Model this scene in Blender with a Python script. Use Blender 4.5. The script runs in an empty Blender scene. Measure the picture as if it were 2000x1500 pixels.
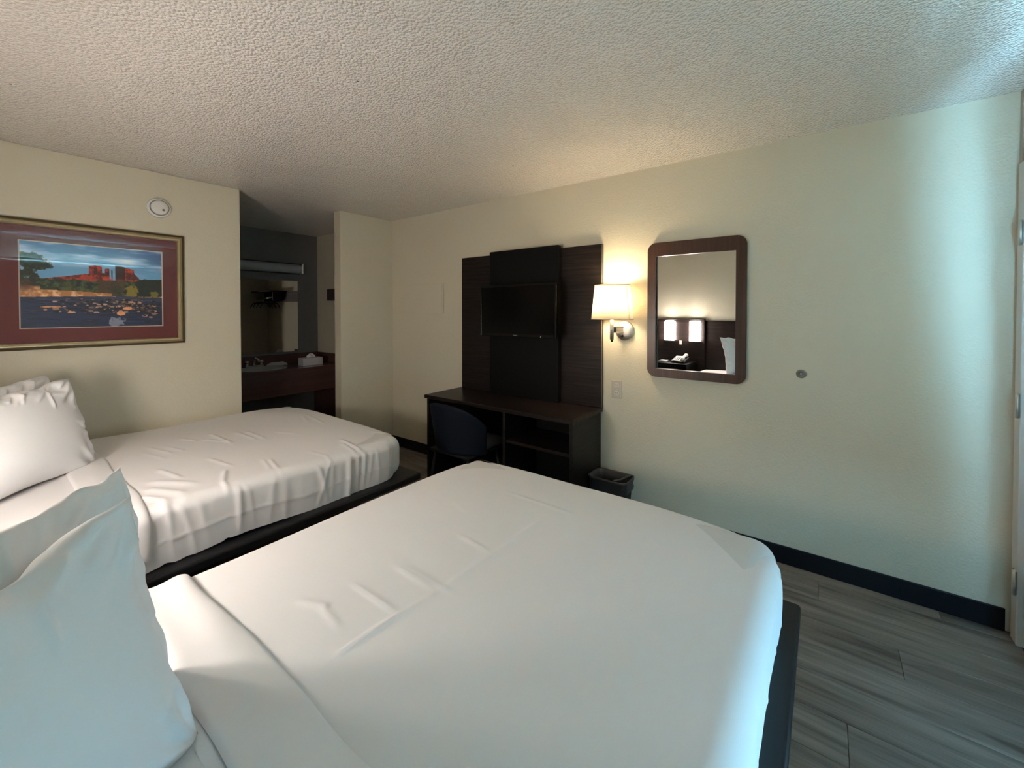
import bpy, bmesh, math, random
import numpy as np
from mathutils import Vector, Matrix

random.seed(4); RNG = np.random.RandomState(7)
SC = bpy.context.scene
COL = SC.collection
PI = math.pi

# ------------------------------------------------------------------ camera, world, light, exposure
FPX, PITCH, HZ, CAMH = 814.0, math.radians(0.9), 608.0, 1.46
cam = bpy.data.cameras.new('camera'); camo = bpy.data.objects.new('camera', cam); COL.objects.link(camo)
camo.location = (0, 0, CAMH)
camo.rotation_euler = (PI/2 - PITCH, 0, math.radians(36.916 - 90))
cam.sensor_fit = 'HORIZONTAL'; cam.sensor_width = 36.0; cam.lens = FPX/2000*36.0
cam.shift_x = 0.0; cam.shift_y = (HZ + FPX*math.tan(PITCH) - 750)/2000
cam.clip_start = 0.02; cam.clip_end = 100
SC.camera = camo

world = bpy.data.worlds.new('world'); SC.world = world; world.use_nodes = True
world.node_tree.nodes['Background'].inputs[0].default_value = (0.50, 0.72, 1.0, 1)
world.node_tree.nodes['Background'].inputs[1].default_value = 1.0

SC.view_settings.view_transform = 'Standard'; SC.view_settings.look = 'None'
SC.view_settings.gamma = 1.0; SC.view_settings.use_curve_mapping = False
SC.view_settings.exposure = 1.0

def area_light(name, loc, rot, sx, sy, power, color, spread=PI):
    l = bpy.data.lights.new(name, 'AREA'); l.shape = 'RECTANGLE'; l.size = sx; l.size_y = sy
    l.energy = power; l.color = color; l.spread = spread
    o = bpy.data.objects.new(name, l); COL.objects.link(o); o.location = loc; o.rotation_euler = rot
    return o
WINX0, WINX1, WINZ0, WINZ1 = 0.35, 1.74, 0.60, 2.03
YF = -0.70                                   # front wall (inner face)
# daylight pouring in through the window in the front wall
area_light('daylight', ((WINX0+WINX1)/2, YF-0.032, (WINZ0+WINZ1)/2), (PI/2, 0, 0), WINX1-WINX0-0.08, WINZ1-WINZ0-0.08, 410.0, (0.29, 0.69, 1.0))
SCONCE_E, SCONCE_FILL_E, BULB_E = 37.0, 56.0, 82.0
SCONCE_COL = (1.0, 0.90, 0.82); WALL_SCONCE_COL = (1.0, 0.79, 0.50)

# ------------------------------------------------------------------ helpers
def link(o, parent=None):
    COL.objects.link(o)
    if parent is not None:
        o.parent = parent
    return o

def mesh_obj(name, bm, mat, parent=None, smooth=False, origin=None):
    """bm holds WORLD coordinates; the object's origin goes to the middle of its base unless given."""
    bm.normal_update()
    me = bpy.data.meshes.new(name); bm.to_mesh(me); bm.free()
    return finish(name, me, mat, parent, smooth, origin)

def finish(name, me, mat, parent=None, smooth=False, origin=None):
    co = np.empty(len(me.vertices)*3); me.vertices.foreach_get('co', co); co = co.reshape(-1, 3)
    if origin is None:
        mn, mx = co.min(0), co.max(0)
        origin = Vector(((mn[0]+mx[0])/2, (mn[1]+mx[1])/2, mn[2]))
    origin = Vector(origin)
    me.transform(Matrix.Translation(-origin))
    if mat is not None:
        me.materials.append(mat)
    if smooth:
        me.polygons.foreach_set('use_smooth', [True]*len(me.polygons))
    o = bpy.data.objects.new(name, me)
    COL.objects.link(o)
    o.location = origin
    if parent is not None:
        o.parent = parent
        w = world_loc(parent)
        o.location = origin - w
    return o

def world_loc(o):
    v = Vector(o.location)
    while o.parent is not None:
        o = o.parent; v = v + Vector(o.location)
    return v

def raw(name, verts, faces, mat, parent=None, smooth=True, origin=None):
    me = bpy.data.meshes.new(name); me.from_pydata([tuple(v) for v in verts], [], faces); me.update()
    return finish(name, me, mat, parent, smooth, origin)

def tag(o, label, cat, group=None):
    o['label'] = label; o['category'] = cat
    if group: o['group'] = group
    return o

def thing(name, loc, label, cat, group=None):
    o = bpy.data.objects.new(name, None); o.empty_display_size = 0.1
    COL.objects.link(o); o.location = loc
    return tag(o, label, cat, group)

def struct(o):
    o['kind'] = 'structure'; return o

def box(bm, x0, x1, y0, y1, z0, z1, bev=0.0, seg=2):
    r = bmesh.ops.create_cube(bm, size=1.0)
    vs = r['verts']
    for v in vs:
        v.co = Vector(((x0+x1)/2 + v.co.x*(x1-x0), (y0+y1)/2 + v.co.y*(y1-y0), (z0+z1)/2 + v.co.z*(z1-z0)))
    if bev > 0:
        es = list({e for v in vs for e in v.link_edges})
        bmesh.ops.bevel(bm, geom=es, offset=bev, segments=seg, affect='EDGES', profile=0.5)

def boxo(name, b, mat, parent=None, bev=0.004, seg=2):
    bm = bmesh.new(); box(bm, *b, bev=bev, seg=seg)
    return mesh_obj(name, bm, mat, parent)

def tube(bm, pts, r, n=12, cap=True):
    pts = [Vector(p) for p in pts]
    rs = r if isinstance(r, (list, tuple)) else [r]*len(pts)
    rings = []; up = None
    for i, p in enumerate(pts):
        d = (pts[min(i+1, len(pts)-1)] - pts[max(i-1, 0)])
        d = d.normalized() if d.length > 1e-9 else Vector((0, 0, 1))
        if up is None:
            up = Vector((0, 0, 1)) if abs(d.z) < 0.9 else Vector((1, 0, 0))
        a = d.cross(up)
        if a.length < 1e-6: a = d.cross(Vector((0, 1, 0)))
        a.normalize(); b = a.cross(d).normalized(); up = b
        rings.append([bm.verts.new(p + a*math.cos(2*PI*k/n)*rs[i] + b*math.sin(2*PI*k/n)*rs[i]) for k in range(n)])
    for i in range(len(rings)-1):
        for k in range(n):
            bm.faces.new((rings[i][k], rings[i][(k+1) % n], rings[i+1][(k+1) % n], rings[i+1][k]))
    if cap:
        bm.faces.new(rings[0]); bm.faces.new(rings[-1][::-1])
    bmesh.ops.recalc_face_normals(bm, faces=bm.faces[:])

def lathe(bm, prof, center, axis='z', n=32, sx=1.0, sy=1.0, closed=False):
    """prof: [(radius, height)]; axis z/x/-x; sx, sy squash the ring."""
    c = Vector(center); rings = []
    for r, h in prof:
        ring = []
        for k in range(n):
            a = 2*PI*k/n; p, q = r*math.cos(a)*sx, r*math.sin(a)*sy
            if axis == 'z': v = Vector((p, q, h))
            elif axis == 'x': v = Vector((h, p, q))
            elif axis == '-x': v = Vector((-h, p, q))
            elif axis == '-y': v = Vector((p, -h, q))
            ring.append(bm.verts.new(c + v))
        rings.append(ring)
    for i in range(len(rings)-1):
        for k in range(n):
            bm.faces.new((rings[i][k], rings[i][(k+1) % n], rings[i+1][(k+1) % n], rings[i+1][k]))
    if closed:
        for k in range(n):
            bm.faces.new((rings[-1][k], rings[-1][(k+1) % n], rings[0][(k+1) % n], rings[0][k]))
    else:
        if prof[0][0] > 1e-6: bm.faces.new(rings[0])
        if prof[-1][0] > 1e-6: bm.faces.new(rings[-1][::-1])
    bmesh.ops.remove_doubles(bm, verts=bm.verts[:], dist=1e-6)
    bmesh.ops.recalc_face_normals(bm, faces=bm.faces[:])

def shell_ring(bm, prof_out, thick, center, n=40, sx=1.0, sy=1.0):
    """open tube (lamp shade, bin): outer profile [(r,h)], wall thickness."""
    inner = [(r - thick, h) for r, h in reversed(prof_out)]
    lathe(bm, prof_out + inner, center, 'z', n, sx, sy, closed=True)

# ------------------------------------------------------------------ materials
def nmat(name):
    m = bpy.data.materials.new(name); m.use_nodes = True
    nt = m.node_tree; b = nt.nodes['Principled BSDF']
    return m, nt, b
def N(nt, t, **kw):
    n = nt.nodes.new(t)
    for k, v in kw.items():
        if k in n.inputs: n.inputs[k].default_value = v
        else: setattr(n, k, v)
    return n
def simple(name, col, rough=0.5, metal=0.0, spec=0.5, **kw):
    m, nt, b = nmat(name)
    b.inputs['Base Color'].default_value = (*col, 1); b.inputs['Roughness'].default_value = rough
    b.inputs['Metallic'].default_value = metal; b.inputs['Specular IOR Level'].default_value = spec
    for k, v in kw.items():
        b.inputs[k.replace('_', ' ')].default_value = v
    # faint tonal grain so no surface is perfectly flat
    tc = N(nt, 'ShaderNodeTexCoord'); no = N(nt, 'ShaderNodeTexNoise', Scale=35.0, Detail=3.0)
    nt.links.new(tc.outputs['Object'], no.inputs['Vector'])
    mr = N(nt, 'ShaderNodeMapRange'); mr.inputs['To Min'].default_value = max(0.02, rough-0.05); mr.inputs['To Max'].default_value = min(1, rough+0.05)
    nt.links.new(no.outputs['Fac'], mr.inputs['Value']); nt.links.new(mr.outputs[0], b.inputs['Roughness'])
    return m

def textured_paint(name, col, col2, scale, strength, dist, rough, spec, detail=3.0, rough_n=0.6, specks=False):
    m, nt, b = nmat(name)
    tc = N(nt, 'ShaderNodeTexCoord')
    n1 = N(nt, 'ShaderNodeTexNoise', Scale=scale, Detail=detail, Roughness=rough_n)
    nt.links.new(tc.outputs['Object'], n1.inputs['Vector'])
    n2 = N(nt, 'ShaderNodeTexNoise', Scale=1.3, Detail=3.0); nt.links.new(tc.outputs['Object'], n2.inputs['Vector'])
    mix = N(nt, 'ShaderNodeMix', data_type='RGBA'); mix.inputs[6].default_value = (*col, 1); mix.inputs[7].default_value = (*col2, 1)
    nt.links.new(n2.outputs['Fac'], mix.inputs[0])
    out = mix.outputs[2]
    if specks:
        vo = N(nt, 'ShaderNodeTexVoronoi', Scale=9.0); nt.links.new(tc.outputs['Object'], vo.inputs['Vector'])
        lt = N(nt, 'ShaderNodeMath', operation='LESS_THAN'); lt.inputs[1].default_value = 0.045
        nt.links.new(vo.outputs['Distance'], lt.inputs[0])
        hs = N(nt, 'ShaderNodeSeparateColor'); nt.links.new(vo.outputs['Color'], hs.inputs[0])
        g = N(nt, 'ShaderNodeMath', operation='GREATER_THAN'); g.inputs[1].default_value = 0.93
        nt.links.new(hs.outputs[0], g.inputs[0])
        mu = N(nt, 'ShaderNodeMath', operation='MULTIPLY'); nt.links.new(lt.outputs[0], mu.inputs[0]); nt.links.new(g.outputs[0], mu.inputs[1])
        mx = N(nt, 'ShaderNodeMix', data_type='RGBA'); mx.inputs[7].default_value = (0.14, 0.12, 0.10, 1)
        nt.links.new(mu.outputs[0], mx.inputs[0]); nt.links.new(out, mx.inputs[6]); out = mx.outputs[2]
    nt.links.new(out, b.inputs['Base Color'])
    b.inputs['Roughness'].default_value = rough; b.inputs['Specular IOR Level'].default_value = spec
    hgt = n1.outputs['Fac']
    if specks:      # sprayed popcorn: rounded lumps of uneven size with finer grit between
        wv = N(nt, 'ShaderNodeVectorMath', operation='SCALE'); wv.inputs['Scale'].default_value = 0.012
        nt.links.new(n1.outputs['Color'], wv.inputs[0])
        ad = N(nt, 'ShaderNodeVectorMath', operation='ADD'); nt.links.new(tc.outputs['Object'], ad.inputs[0]); nt.links.new(wv.outputs[0], ad.inputs[1])
        v1 = N(nt, 'ShaderNodeTexVoronoi', Scale=92.0, feature='SMOOTH_F1'); v1.inputs['Smoothness'].default_value = 0.35
        nt.links.new(ad.outputs[0], v1.inputs['Vector'])
        iv = N(nt, 'ShaderNodeMath', operation='MULTIPLY'); iv.inputs[1].default_value = -1.1; nt.links.new(v1.outputs['Distance'], iv.inputs[0])
        sm_ = N(nt, 'ShaderNodeMath', operation='MULTIPLY_ADD'); sm_.inputs[1].default_value = 0.9
        nt.links.new(n1.outputs['Fac'], sm_.inputs[0]); nt.links.new(iv.outputs[0], sm_.inputs[2]); hgt = sm_.outputs[0]
    bp = N(nt, 'ShaderNodeBump', Strength=strength, Distance=dist); nt.links.new(hgt, bp.inputs['Height'])
    nt.links.new(bp.outputs[0], b.inputs['Normal'])
    return m

def wood(name, c1, c2, axis, rough=0.42, scale=1.0, spec=0.4, bump=0.15):
    """grain runs along axis (0 x, 1 y, 2 z)."""
    m, nt, b = nmat(name)
    tc = N(nt, 'ShaderNodeTexCoord'); mp = N(nt, 'ShaderNodeMapping')
    s = [60*scale]*3; s[axis] = 2.0*scale
    mp.inputs['Scale'].default_value = s
    nt.links.new(tc.outputs['Object'], mp.inputs['Vector'])
    no = N(nt, 'ShaderNodeTexNoise', Scale=1.0, Detail=6.0, Roughness=0.65); nt.links.new(mp.outputs[0], no.inputs['Vector'])
    cr = N(nt, 'ShaderNodeValToRGB'); cr.color_ramp.elements[0].position = 0.35; cr.color_ramp.elements[1].position = 0.68
    cr.color_ramp.elements[0].color = (*c1, 1); cr.color_ramp.elements[1].color = (*c2, 1)
    nt.links.new(no.outputs['Fac'], cr.inputs[0]); nt.links.new(cr.outputs[0], b.inputs['Base Color'])
    b.inputs['Roughness'].default_value = rough; b.inputs['Specular IOR Level'].default_value = spec
    bp = N(nt, 'ShaderNodeBump', Strength=bump, Distance=0.001); nt.links.new(no.outputs['Fac'], bp.inputs['Height']); nt.links.new(bp.outputs[0], b.inputs['Normal'])
    return m

def plank_mat():
    m, nt, b = nmat('grey_vinyl_plank')
    tc = N(nt, 'ShaderNodeTexCoord'); oi = N(nt, 'ShaderNodeObjectInfo')
    off = N(nt, 'ShaderNodeVectorMath', operation='SCALE'); off.inputs[0].default_value = (3.1, 17.0, 5.3)
    nt.links.new(oi.outputs['Random'], off.inputs['Scale'])
    ad = N(nt, 'ShaderNodeVectorMath', operation='ADD'); nt.links.new(tc.outputs['Object'], ad.inputs[0]); nt.links.new(off.outputs[0], ad.inputs[1])
    mp = N(nt, 'ShaderNodeMapping'); mp.inputs['Scale'].default_value = (16, 1.3, 8); nt.links.new(ad.outputs[0], mp.inputs['Vector'])
    n1 = N(nt, 'ShaderNodeTexNoise', Scale=1.0, Detail=5.0, Roughness=0.6, Distortion=0.6); nt.links.new(mp.outputs[0], n1.inputs['Vector'])
    mp2 = N(nt, 'ShaderNodeMapping'); mp2.inputs['Scale'].default_value = (120, 5, 60); nt.links.new(ad.outputs[0], mp2.inputs['Vector'])
    n2 = N(nt, 'ShaderNodeTexNoise', Scale=1.0, Detail=4.0, Roughness=0.7); nt.links.new(mp2.outputs[0], n2.inputs['Vector'])
    cr = N(nt, 'ShaderNodeValToRGB'); e = cr.color_ramp.elements
    e[0].position = 0.33; e[0].color = (0.085, 0.070, 0.058, 1); e[1].position = 0.62; e[1].color = (0.225, 0.200, 0.172, 1)
    k = cr.color_ramp.elements.new(0.46); k.color = (0.165, 0.145, 0.124, 1)
    nt.links.new(n1.outputs['Fac'], cr.inputs[0])
    mx = N(nt, 'ShaderNodeMix', data_type='RGBA', blend_type='OVERLAY'); mx.inputs[0].default_value = 0.45
    nt.links.new(cr.outputs[0], mx.inputs[6]); nt.links.new(n2.outputs['Fac'], mx.inputs[7])
    hsv = N(nt, 'ShaderNodeHueSaturation'); mr = N(nt, 'ShaderNodeMapRange'); mr.inputs['To Min'].default_value = 0.82; mr.inputs['To Max'].default_value = 1.15
    nt.links.new(oi.outputs['Random'], mr.inputs['Value']); nt.links.new(mr.outputs[0], hsv.inputs['Value']); nt.links.new(mx.outputs[2], hsv.inputs['Color'])
    nt.links.new(hsv.outputs[0], b.inputs['Base Color'])
    b.inputs['Roughness'].default_value = 0.48; b.inputs['Specular IOR Level'].default_value = 0.4
    bp = N(nt, 'ShaderNodeBump', Strength=0.15, Distance=0.001); nt.links.new(n2.outputs['Fac'], bp.inputs['Height']); nt.links.new(bp.outputs[0], b.inputs['Normal'])
    return m

def cloth(name, col, weave=900.0, strength=0.08, sheen=0.15):
    m, nt, b = nmat(name)
    tc = N(nt, 'ShaderNodeTexCoord')
    n1 = N(nt, 'ShaderNodeTexNoise', Scale=weave, Detail=1.0); nt.links.new(tc.outputs['Object'], n1.inputs['Vector'])
    n2 = N(nt, 'ShaderNodeTexNoise', Scale=14.0, Detail=3.0); nt.links.new(tc.outputs['Object'], n2.inputs['Vector'])
    ad = N(nt, 'ShaderNodeMath', operation='ADD'); nt.links.new(n1.outputs['Fac'], ad.inputs[0]); nt.links.new(n2.outputs['Fac'], ad.inputs[1])
    bp = N(nt, 'ShaderNodeBump', Strength=strength, Distance=0.002); nt.links.new(ad.outputs[0], bp.inputs['Height'])
    nt.links.new(bp.outputs[0], b.inputs['Normal'])
    b.inputs['Base Color'].default_value = (*col, 1); b.inputs['Roughness'].default_value = 0.85
    b.inputs['Specular IOR Level'].default_value = 0.2; b.inputs['Sheen Weight'].default_value = sheen
    return m

def emit(name, col, strength):
    m, nt, b = nmat(name)
    b.inputs['Base Color'].default_value = (0.9, 0.88, 0.84, 1)
    b.inputs['Emission Color'].default_value = (*col, 1); b.inputs['Emission Strength'].default_value = strength
    return m

def glass_mat(name, tint=(1, 1, 1), rough=0.0, fixed=None):
    m = bpy.data.materials.new(name); m.use_nodes = True; nt = m.node_tree
    for n in list(nt.nodes): nt.nodes.remove(n)
    o = N(nt, 'ShaderNodeOutputMaterial'); t = N(nt, 'ShaderNodeBsdfTransparent'); t.inputs[0].default_value = (*tint, 1)
    g = N(nt, 'ShaderNodeBsdfGlossy'); g.inputs['Roughness'].default_value = rough
    f = N(nt, 'ShaderNodeFresnel', IOR=1.5); mx = N(nt, 'ShaderNodeMixShader')
    if fixed is None: nt.links.new(f.outputs[0], mx.inputs[0])
    else: mx.inputs[0].default_value = fixed
    nt.links.new(t.outputs[0], mx.inputs[1]); nt.links.new(g.outputs[0], mx.inputs[2])
    nt.links.new(mx.outputs[0], o.inputs[0])
    return m

def shade_mat():
    m = bpy.data.materials.new('lamp_shade_fabric'); m.use_nodes = True; nt = m.node_tree
    for n in list(nt.nodes): nt.nodes.remove(n)
    o = N(nt, 'ShaderNodeOutputMaterial'); d = N(nt, 'ShaderNodeBsdfDiffuse'); d.inputs[0].default_value = (0.85, 0.80, 0.70, 1)
    t = N(nt, 'ShaderNodeBsdfTranslucent'); t.inputs[0].default_value = (0.90, 0.84, 0.72, 1)
    mx = N(nt, 'ShaderNodeMixShader'); mx.inputs[0].default_value = 0.6
    tc = N(nt, 'ShaderNodeTexCoord'); n1 = N(nt, 'ShaderNodeTexNoise', Scale=500.0); nt.links.new(tc.outputs['Object'], n1.inputs['Vector'])
    bp = N(nt, 'ShaderNodeBump', Strength=0.1, Distance=0.001); nt.links.new(n1.outputs['Fac'], bp.inputs['Height'])
    nt.links.new(bp.outputs[0], d.inputs['Normal'])
    nt.links.new(d.outputs[0], mx.inputs[1]); nt.links.new(t.outputs[0], mx.inputs[2]); nt.links.new(mx.outputs[0], o.inputs[0])
    return m

M = {}
M['wall'] = textured_paint('cream_wall_paint', (0.66, 0.595, 0.46), (0.70, 0.635, 0.50), 95.0, 0.35, 0.006, 0.55, 0.35)
M['alcove'] = textured_paint('charcoal_wallcovering', (0.165, 0.163, 0.162), (0.19, 0.186, 0.18), 150.0, 0.25, 0.003, 0.7, 0.25)
M['ceiling'] = textured_paint('popcorn_ceiling', (0.78, 0.73, 0.67), (0.82, 0.765, 0.705), 60.0, 1.0, 0.0075, 0.09, 0.8, 3.0, 0.55, specks=True)
M['plank'] = plank_mat()
M['subfloor'] = simple('dark_subfloor', (0.05, 0.045, 0.04), 0.8)
M['base'] = simple('black_vinyl_baseboard', (0.0035, 0.005, 0.009), 0.5, 0.0, 0.3)
M['sheet'] = cloth('white_bed_linen', (0.84, 0.81, 0.805))
M['pillow'] = cloth('white_pillowcase', (0.82, 0.80, 0.795), 1100.0, 0.06)
M['mattress'] = cloth('mattress_ticking', (0.72, 0.70, 0.68), 300.0, 0.2)
M['platform'] = simple('black_laminate_platform', (0.006, 0.006, 0.007), 0.45, 0.0, 0.3)
M['espresso_y'] = wood('espresso_wood_horizontal', (0.0045, 0.0032, 0.003), (0.024, 0.0155, 0.0135), 1, 0.36, 1.0, 0.25)
M['espresso_x'] = wood('espresso_wood_deep', (0.005, 0.004, 0.0038), (0.016, 0.013, 0.012), 0, 0.42, 1.0, 0.25)
M['blackboard'] = simple('black_laminate_board', (0.0022, 0.0022, 0.0022), 0.5, 0.0, 0.16)
M['tv'] = simple('glossy_black_plastic', (0.002, 0.002, 0.002), 0.25, 0.0, 0.3)
M['screen'] = simple('dark_screen_glass', (0.0015, 0.0015, 0.0015), 0.2, 0.0, 0.2)
M['nickel'] = simple('brushed_nickel', (0.66, 0.62, 0.57), 0.42, 1.0)
M['chrome'] = simple('polished_chrome', (0.8, 0.8, 0.8), 0.08, 1.0)
M['black'] = simple('matte_black_plastic', (0.008, 0.008, 0.008), 0.5)
M['mframe'] = wood('brown_mirror_frame_wood', (0.040, 0.017, 0.011), (0.075, 0.033, 0.020), 2, 0.3, 0.8)
M['mirror'] = simple('mirror_silver', (0.86, 0.87, 0.86), 0.02, 1.0)
nt = M['mirror'].node_tree; b = nt.nodes['Principled BSDF']
for l in list(b.inputs['Roughness'].links): nt.links.remove(l)
b.inputs['Roughness'].default_value = 0.0
M['shade'] = shade_mat()
M['ivory'] = simple('ivory_plastic', (0.56, 0.50, 0.42), 0.35)
M['ivory_l'] = simple('pale_ivory_plastic', (0.66, 0.61, 0.53), 0.35)
M['white'] = simple('white_plastic', (0.78, 0.76, 0.72), 0.4)
M['rubber'] = simple('grey_rubber', (0.20, 0.20, 0.18), 0.6)
M['gold'] = simple('antique_gold_frame', (0.42, 0.33, 0.19), 0.32, 0.85)
M['gold_b'] = simple('bright_gold_bead', (0.80, 0.68, 0.45), 0.30, 0.9)
M['bronze'] = simple('dark_bronze_edge', (0.10, 0.070, 0.035), 0.4, 0.7)
M['mat'] = simple('maroon_mat_board', (0.175, 0.030, 0.026), 0.8)
M['bevelcut'] = simple('cream_mat_bevel', (0.70, 0.56, 0.45), 0.8)
M['glass'] = glass_mat('clear_glass')
M['window_glass'] = glass_mat('window_glass', fixed=0.06)
M['navy'] = simple('navy_upholstery', (0.0025, 0.0055, 0.012), 0.7, 0.0, 0.2)
M['seat'] = cloth('grey_seat_fabric', (0.10, 0.094, 0.09), 500.0, 0.2, 0.0)
M['bin'] = simple('black_bin_plastic', (0.005, 0.005, 0.005), 0.45, 0.0, 0.3)
M['liner'] = simple('dark_grey_liner_film', (0.028, 0.028, 0.031), 0.30, 0.0, 0.5)
M['mahogany'] = wood('reddish_vanity_laminate', (0.070, 0.032, 0.026), (0.115, 0.055, 0.044), 0, 0.5, 0.4)
M['counter'] = simple('dark_red_brown_counter', (0.11, 0.055, 0.045), 0.22)
M['porcelain'] = simple('grey_white_porcelain', (0.42, 0.42, 0.41), 0.15)
M['tissuebox'] = simple('pale_card_box', (0.62, 0.58, 0.58), 0.7)
M['paper'] = simple('white_paper', (0.80, 0.79, 0.77), 0.9)
M['towel'] = cloth('white_terry', (0.75, 0.73, 0.71), 250.0, 0.5)
M['diffuser'] = simple('frosted_acrylic', (0.42, 0.43, 0.45), 0.4)
M['darkwood'] = wood('dark_brown_shelf_wood', (0.030, 0.012, 0.010), (0.055, 0.022, 0.017), 1, 0.45)
M['sconce_e'] = emit('lit_frosted_sconce', SCONCE_COL, SCONCE_E)
M['sconce_fill'] = emit('ceiling_fill_glow', SCONCE_COL, SCONCE_FILL_E)  # extra fill emission for the ceiling, not an opening in the sconce
M['phone'] = simple('white_phone_plastic', (0.70, 0.69, 0.66), 0.35)
M['doorpaint'] = simple('off_white_door_paint', (0.62, 0.60, 0.56), 0.45)
M['trimpaint'] = simple('tan_door_casing_paint', (0.36, 0.30, 0.24), 0.5)
M['curtain'] = cloth('pale_grey_blackout_curtain', (0.62, 0.62, 0.60), 300.0, 0.3)
M['alu'] = simple('white_window_frame', (0.70, 0.70, 0.70), 0.4)

# ------------------------------------------------------------------ setting
XR, YB, HC, XL = 2.86, 3.78, 2.44, -0.33
YA = 5.36                                     # alcove back wall
floor = struct(boxo('floor', (XL-0.1, XR+0.1, YF-0.1, YA+0.1, -0.08, -0.008), M['subfloor'], bev=0))
PW, PLN = 0.182, 1.22
pl_me = None
ix = 0; x = XL + 0.02
while x < XR - 0.01:
    w = min(PW, XR - 0.002 - x)
    y = YF + 0.004 - (0.31 + 0.47*ix) % PLN
    while y < YA:
        a, bnd = max(y, YF+0.003), min(y+PLN, YA-0.003)
        if bnd - a > 0.03:
            full = abs((bnd-a)-PLN) < 1e-6 and abs(w-PW) < 1e-6
            if full and pl_me is not None:
                o = bpy.data.objects.new('plank', pl_me); COL.objects.link(o)
                o.parent = floor; o.location = Vector((x+w/2, (a+bnd)/2, -0.0078)) - Vector(floor.location)
            else:
                bm = bmesh.new(); box(bm, x+0.0006, x+w-0.0006, a+0.0006, bnd-0.0006, -0.0078, 0.0, bev=0.0011, seg=1)
                o = mesh_obj('plank', bm, M['plank'], floor)
                if full: pl_me = o.data
        y += PLN
    x += PW; ix += 1

ceil = struct(boxo('ceiling', (XL-0.1, XR+0.1, YF-0.1, YA+0.1, HC, HC+0.08), M['ceiling'], bev=0))
struct(boxo('wall_right', (XR, XR+0.1, YF-0.1, YA+0.1, 0, HC), M['wall'], bev=0))
struct(boxo('wall_left', (XL-0.1, XL, YF-0.1, YB+0.11, 0, HC), M['wall'], bev=0))
struct(boxo('wall_back', (XL, 1.378, YB, YB+0.11, 0, HC), M['wall'], bev=0.003, seg=2))
struct(boxo('wall_back_right', (2.25, XR, YB, YB+0.11, 0, HC), M['wall'], bev=0.003, seg=2))
struct(boxo('wall_alcove_back', (0.55, XR, YA, YA+0.1, 0, HC), M['alcove'], bev=0))
struct(boxo('wall_alcove_left', (0.45, 0.55, YB+0.11, YA+0.1, 0, HC), M['wall'], bev=0))
# front wall with a window and a door opening
DX0, DX1, DZ = 2.00, 2.76, 2.05
bm = bmesh.new()
for b_ in ((XL, WINX0, 0, HC), (WINX0, WINX1, 0, WINZ0), (WINX0, WINX1, WINZ1, HC), (WINX1, DX0, 0, HC), (DX0, DX1, DZ, HC), (DX1, XR, 0, HC)):
    box(bm, b_[0], b_[1], YF-0.1, YF, b_[2], b_[3])
struct(mesh_obj('wall_front', bm, M['wall']))
# window: frame, mullion, two panes
win = struct(bpy.data.objects.new('window_1', None)); COL.objects.link(win); win.location = ((WINX0+WINX1)/2, YF-0.05, WINZ0)
bm = bmesh.new(); t = 0.04
for b_ in ((WINX0, WINX0+t, WINZ0, WINZ1), (WINX1-t, WINX1, WINZ0, WINZ1), (WINX0+t, WINX1-t, WINZ0, WINZ0+t), (WINX0+t, WINX1-t, WINZ1-t, WINZ1)):
    box(bm, b_[0], b_[1], YF-0.045, YF+0.004, b_[2], b_[3], bev=0.004)
mesh_obj('window_frame', bm, M['alu'], win)
xm = (WINX0+WINX1)/2
boxo('mullion', (xm-0.02, xm+0.02, YF-0.028, YF-0.002, WINZ0+t, WINZ1-t), M['alu'], win)
for a, c in ((WINX0+t, xm-0.02), (xm+0.02, WINX1-t)):
    boxo('pane', (a, c, YF-0.018, YF-0.012, WINZ0+t, WINZ1-t), M['window_glass'], win, bev=0)
boxo('window_sill', (WINX0-0.03, WINX1+0.03, YF, YF+0.02, WINZ0-0.030, WINZ0-0.005), M['alu'], win)
# door
dr = struct(bpy.data.objects.new('door_1', None)); COL.objects.link(dr); dr.location = ((DX0+DX1)/2, YF-0.05, 0)
boxo('door_leaf', (DX0+0.004, DX1-0.004, YF-0.06, YF-0.015, 0.01, DZ-0.004), M['doorpaint'], dr)
bm = bmesh.new(); lathe(bm, [(0.0, 0.0), (0.028, 0.002), (0.028, 0.012), (0.012, 0.02), (0.012, 0.04), (0.026, 0.05), (0.029, 0.062), (0.02, 0.075), (0, 0.078)], (DX0+0.07, YF-0.016, 0.95), axis='x', n=20)
for v in bm.verts:
    d = v.co - Vector((DX0+0.07, YF-0.016, 0.95)); v.co = Vector((DX0+0.07+d.y, YF-0.016+d.x, 0.95+d.z))
mesh_obj('door_knob', bm, M['nickel'], dr, True)
bm = bmesh.new()
box(bm, DX1-0.004, XR-0.035, YF, YF+0.022, 0.0, DZ+0.06, bev=0.004)
box(bm, DX0-0.06, DX0+0.004, YF, YF+0.022, 0.0, DZ+0.06, bev=0.004)
box(bm, DX0+0.004, DX1-0.004, YF, YF+0.022, DZ, DZ+0.06, bev=0.004)
mesh_obj('door_casing', bm, M['doorpaint'], dr)
for z0 in (0.225, 1.0, 1.75):
    h = boxo('hinge', (DX1-0.008, DX1+0.03, YF+0.022, YF+0.027, z0, z0+0.1), M['rubber'], dr, bev=0.001)
    bm = bmesh.new(); tube(bm, [(DX1, YF+0.028, z0-0.004), (DX1, YF+0.028, z0+0.104)], 0.007, 10)
    mesh_obj('hinge_pin', bm, M['nickel'], h, True)
struct(boxo('trim_1', (XR-0.035, XR, YF, YF+0.012, 0, HC), M['trimpaint'], bev=0.003))

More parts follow.
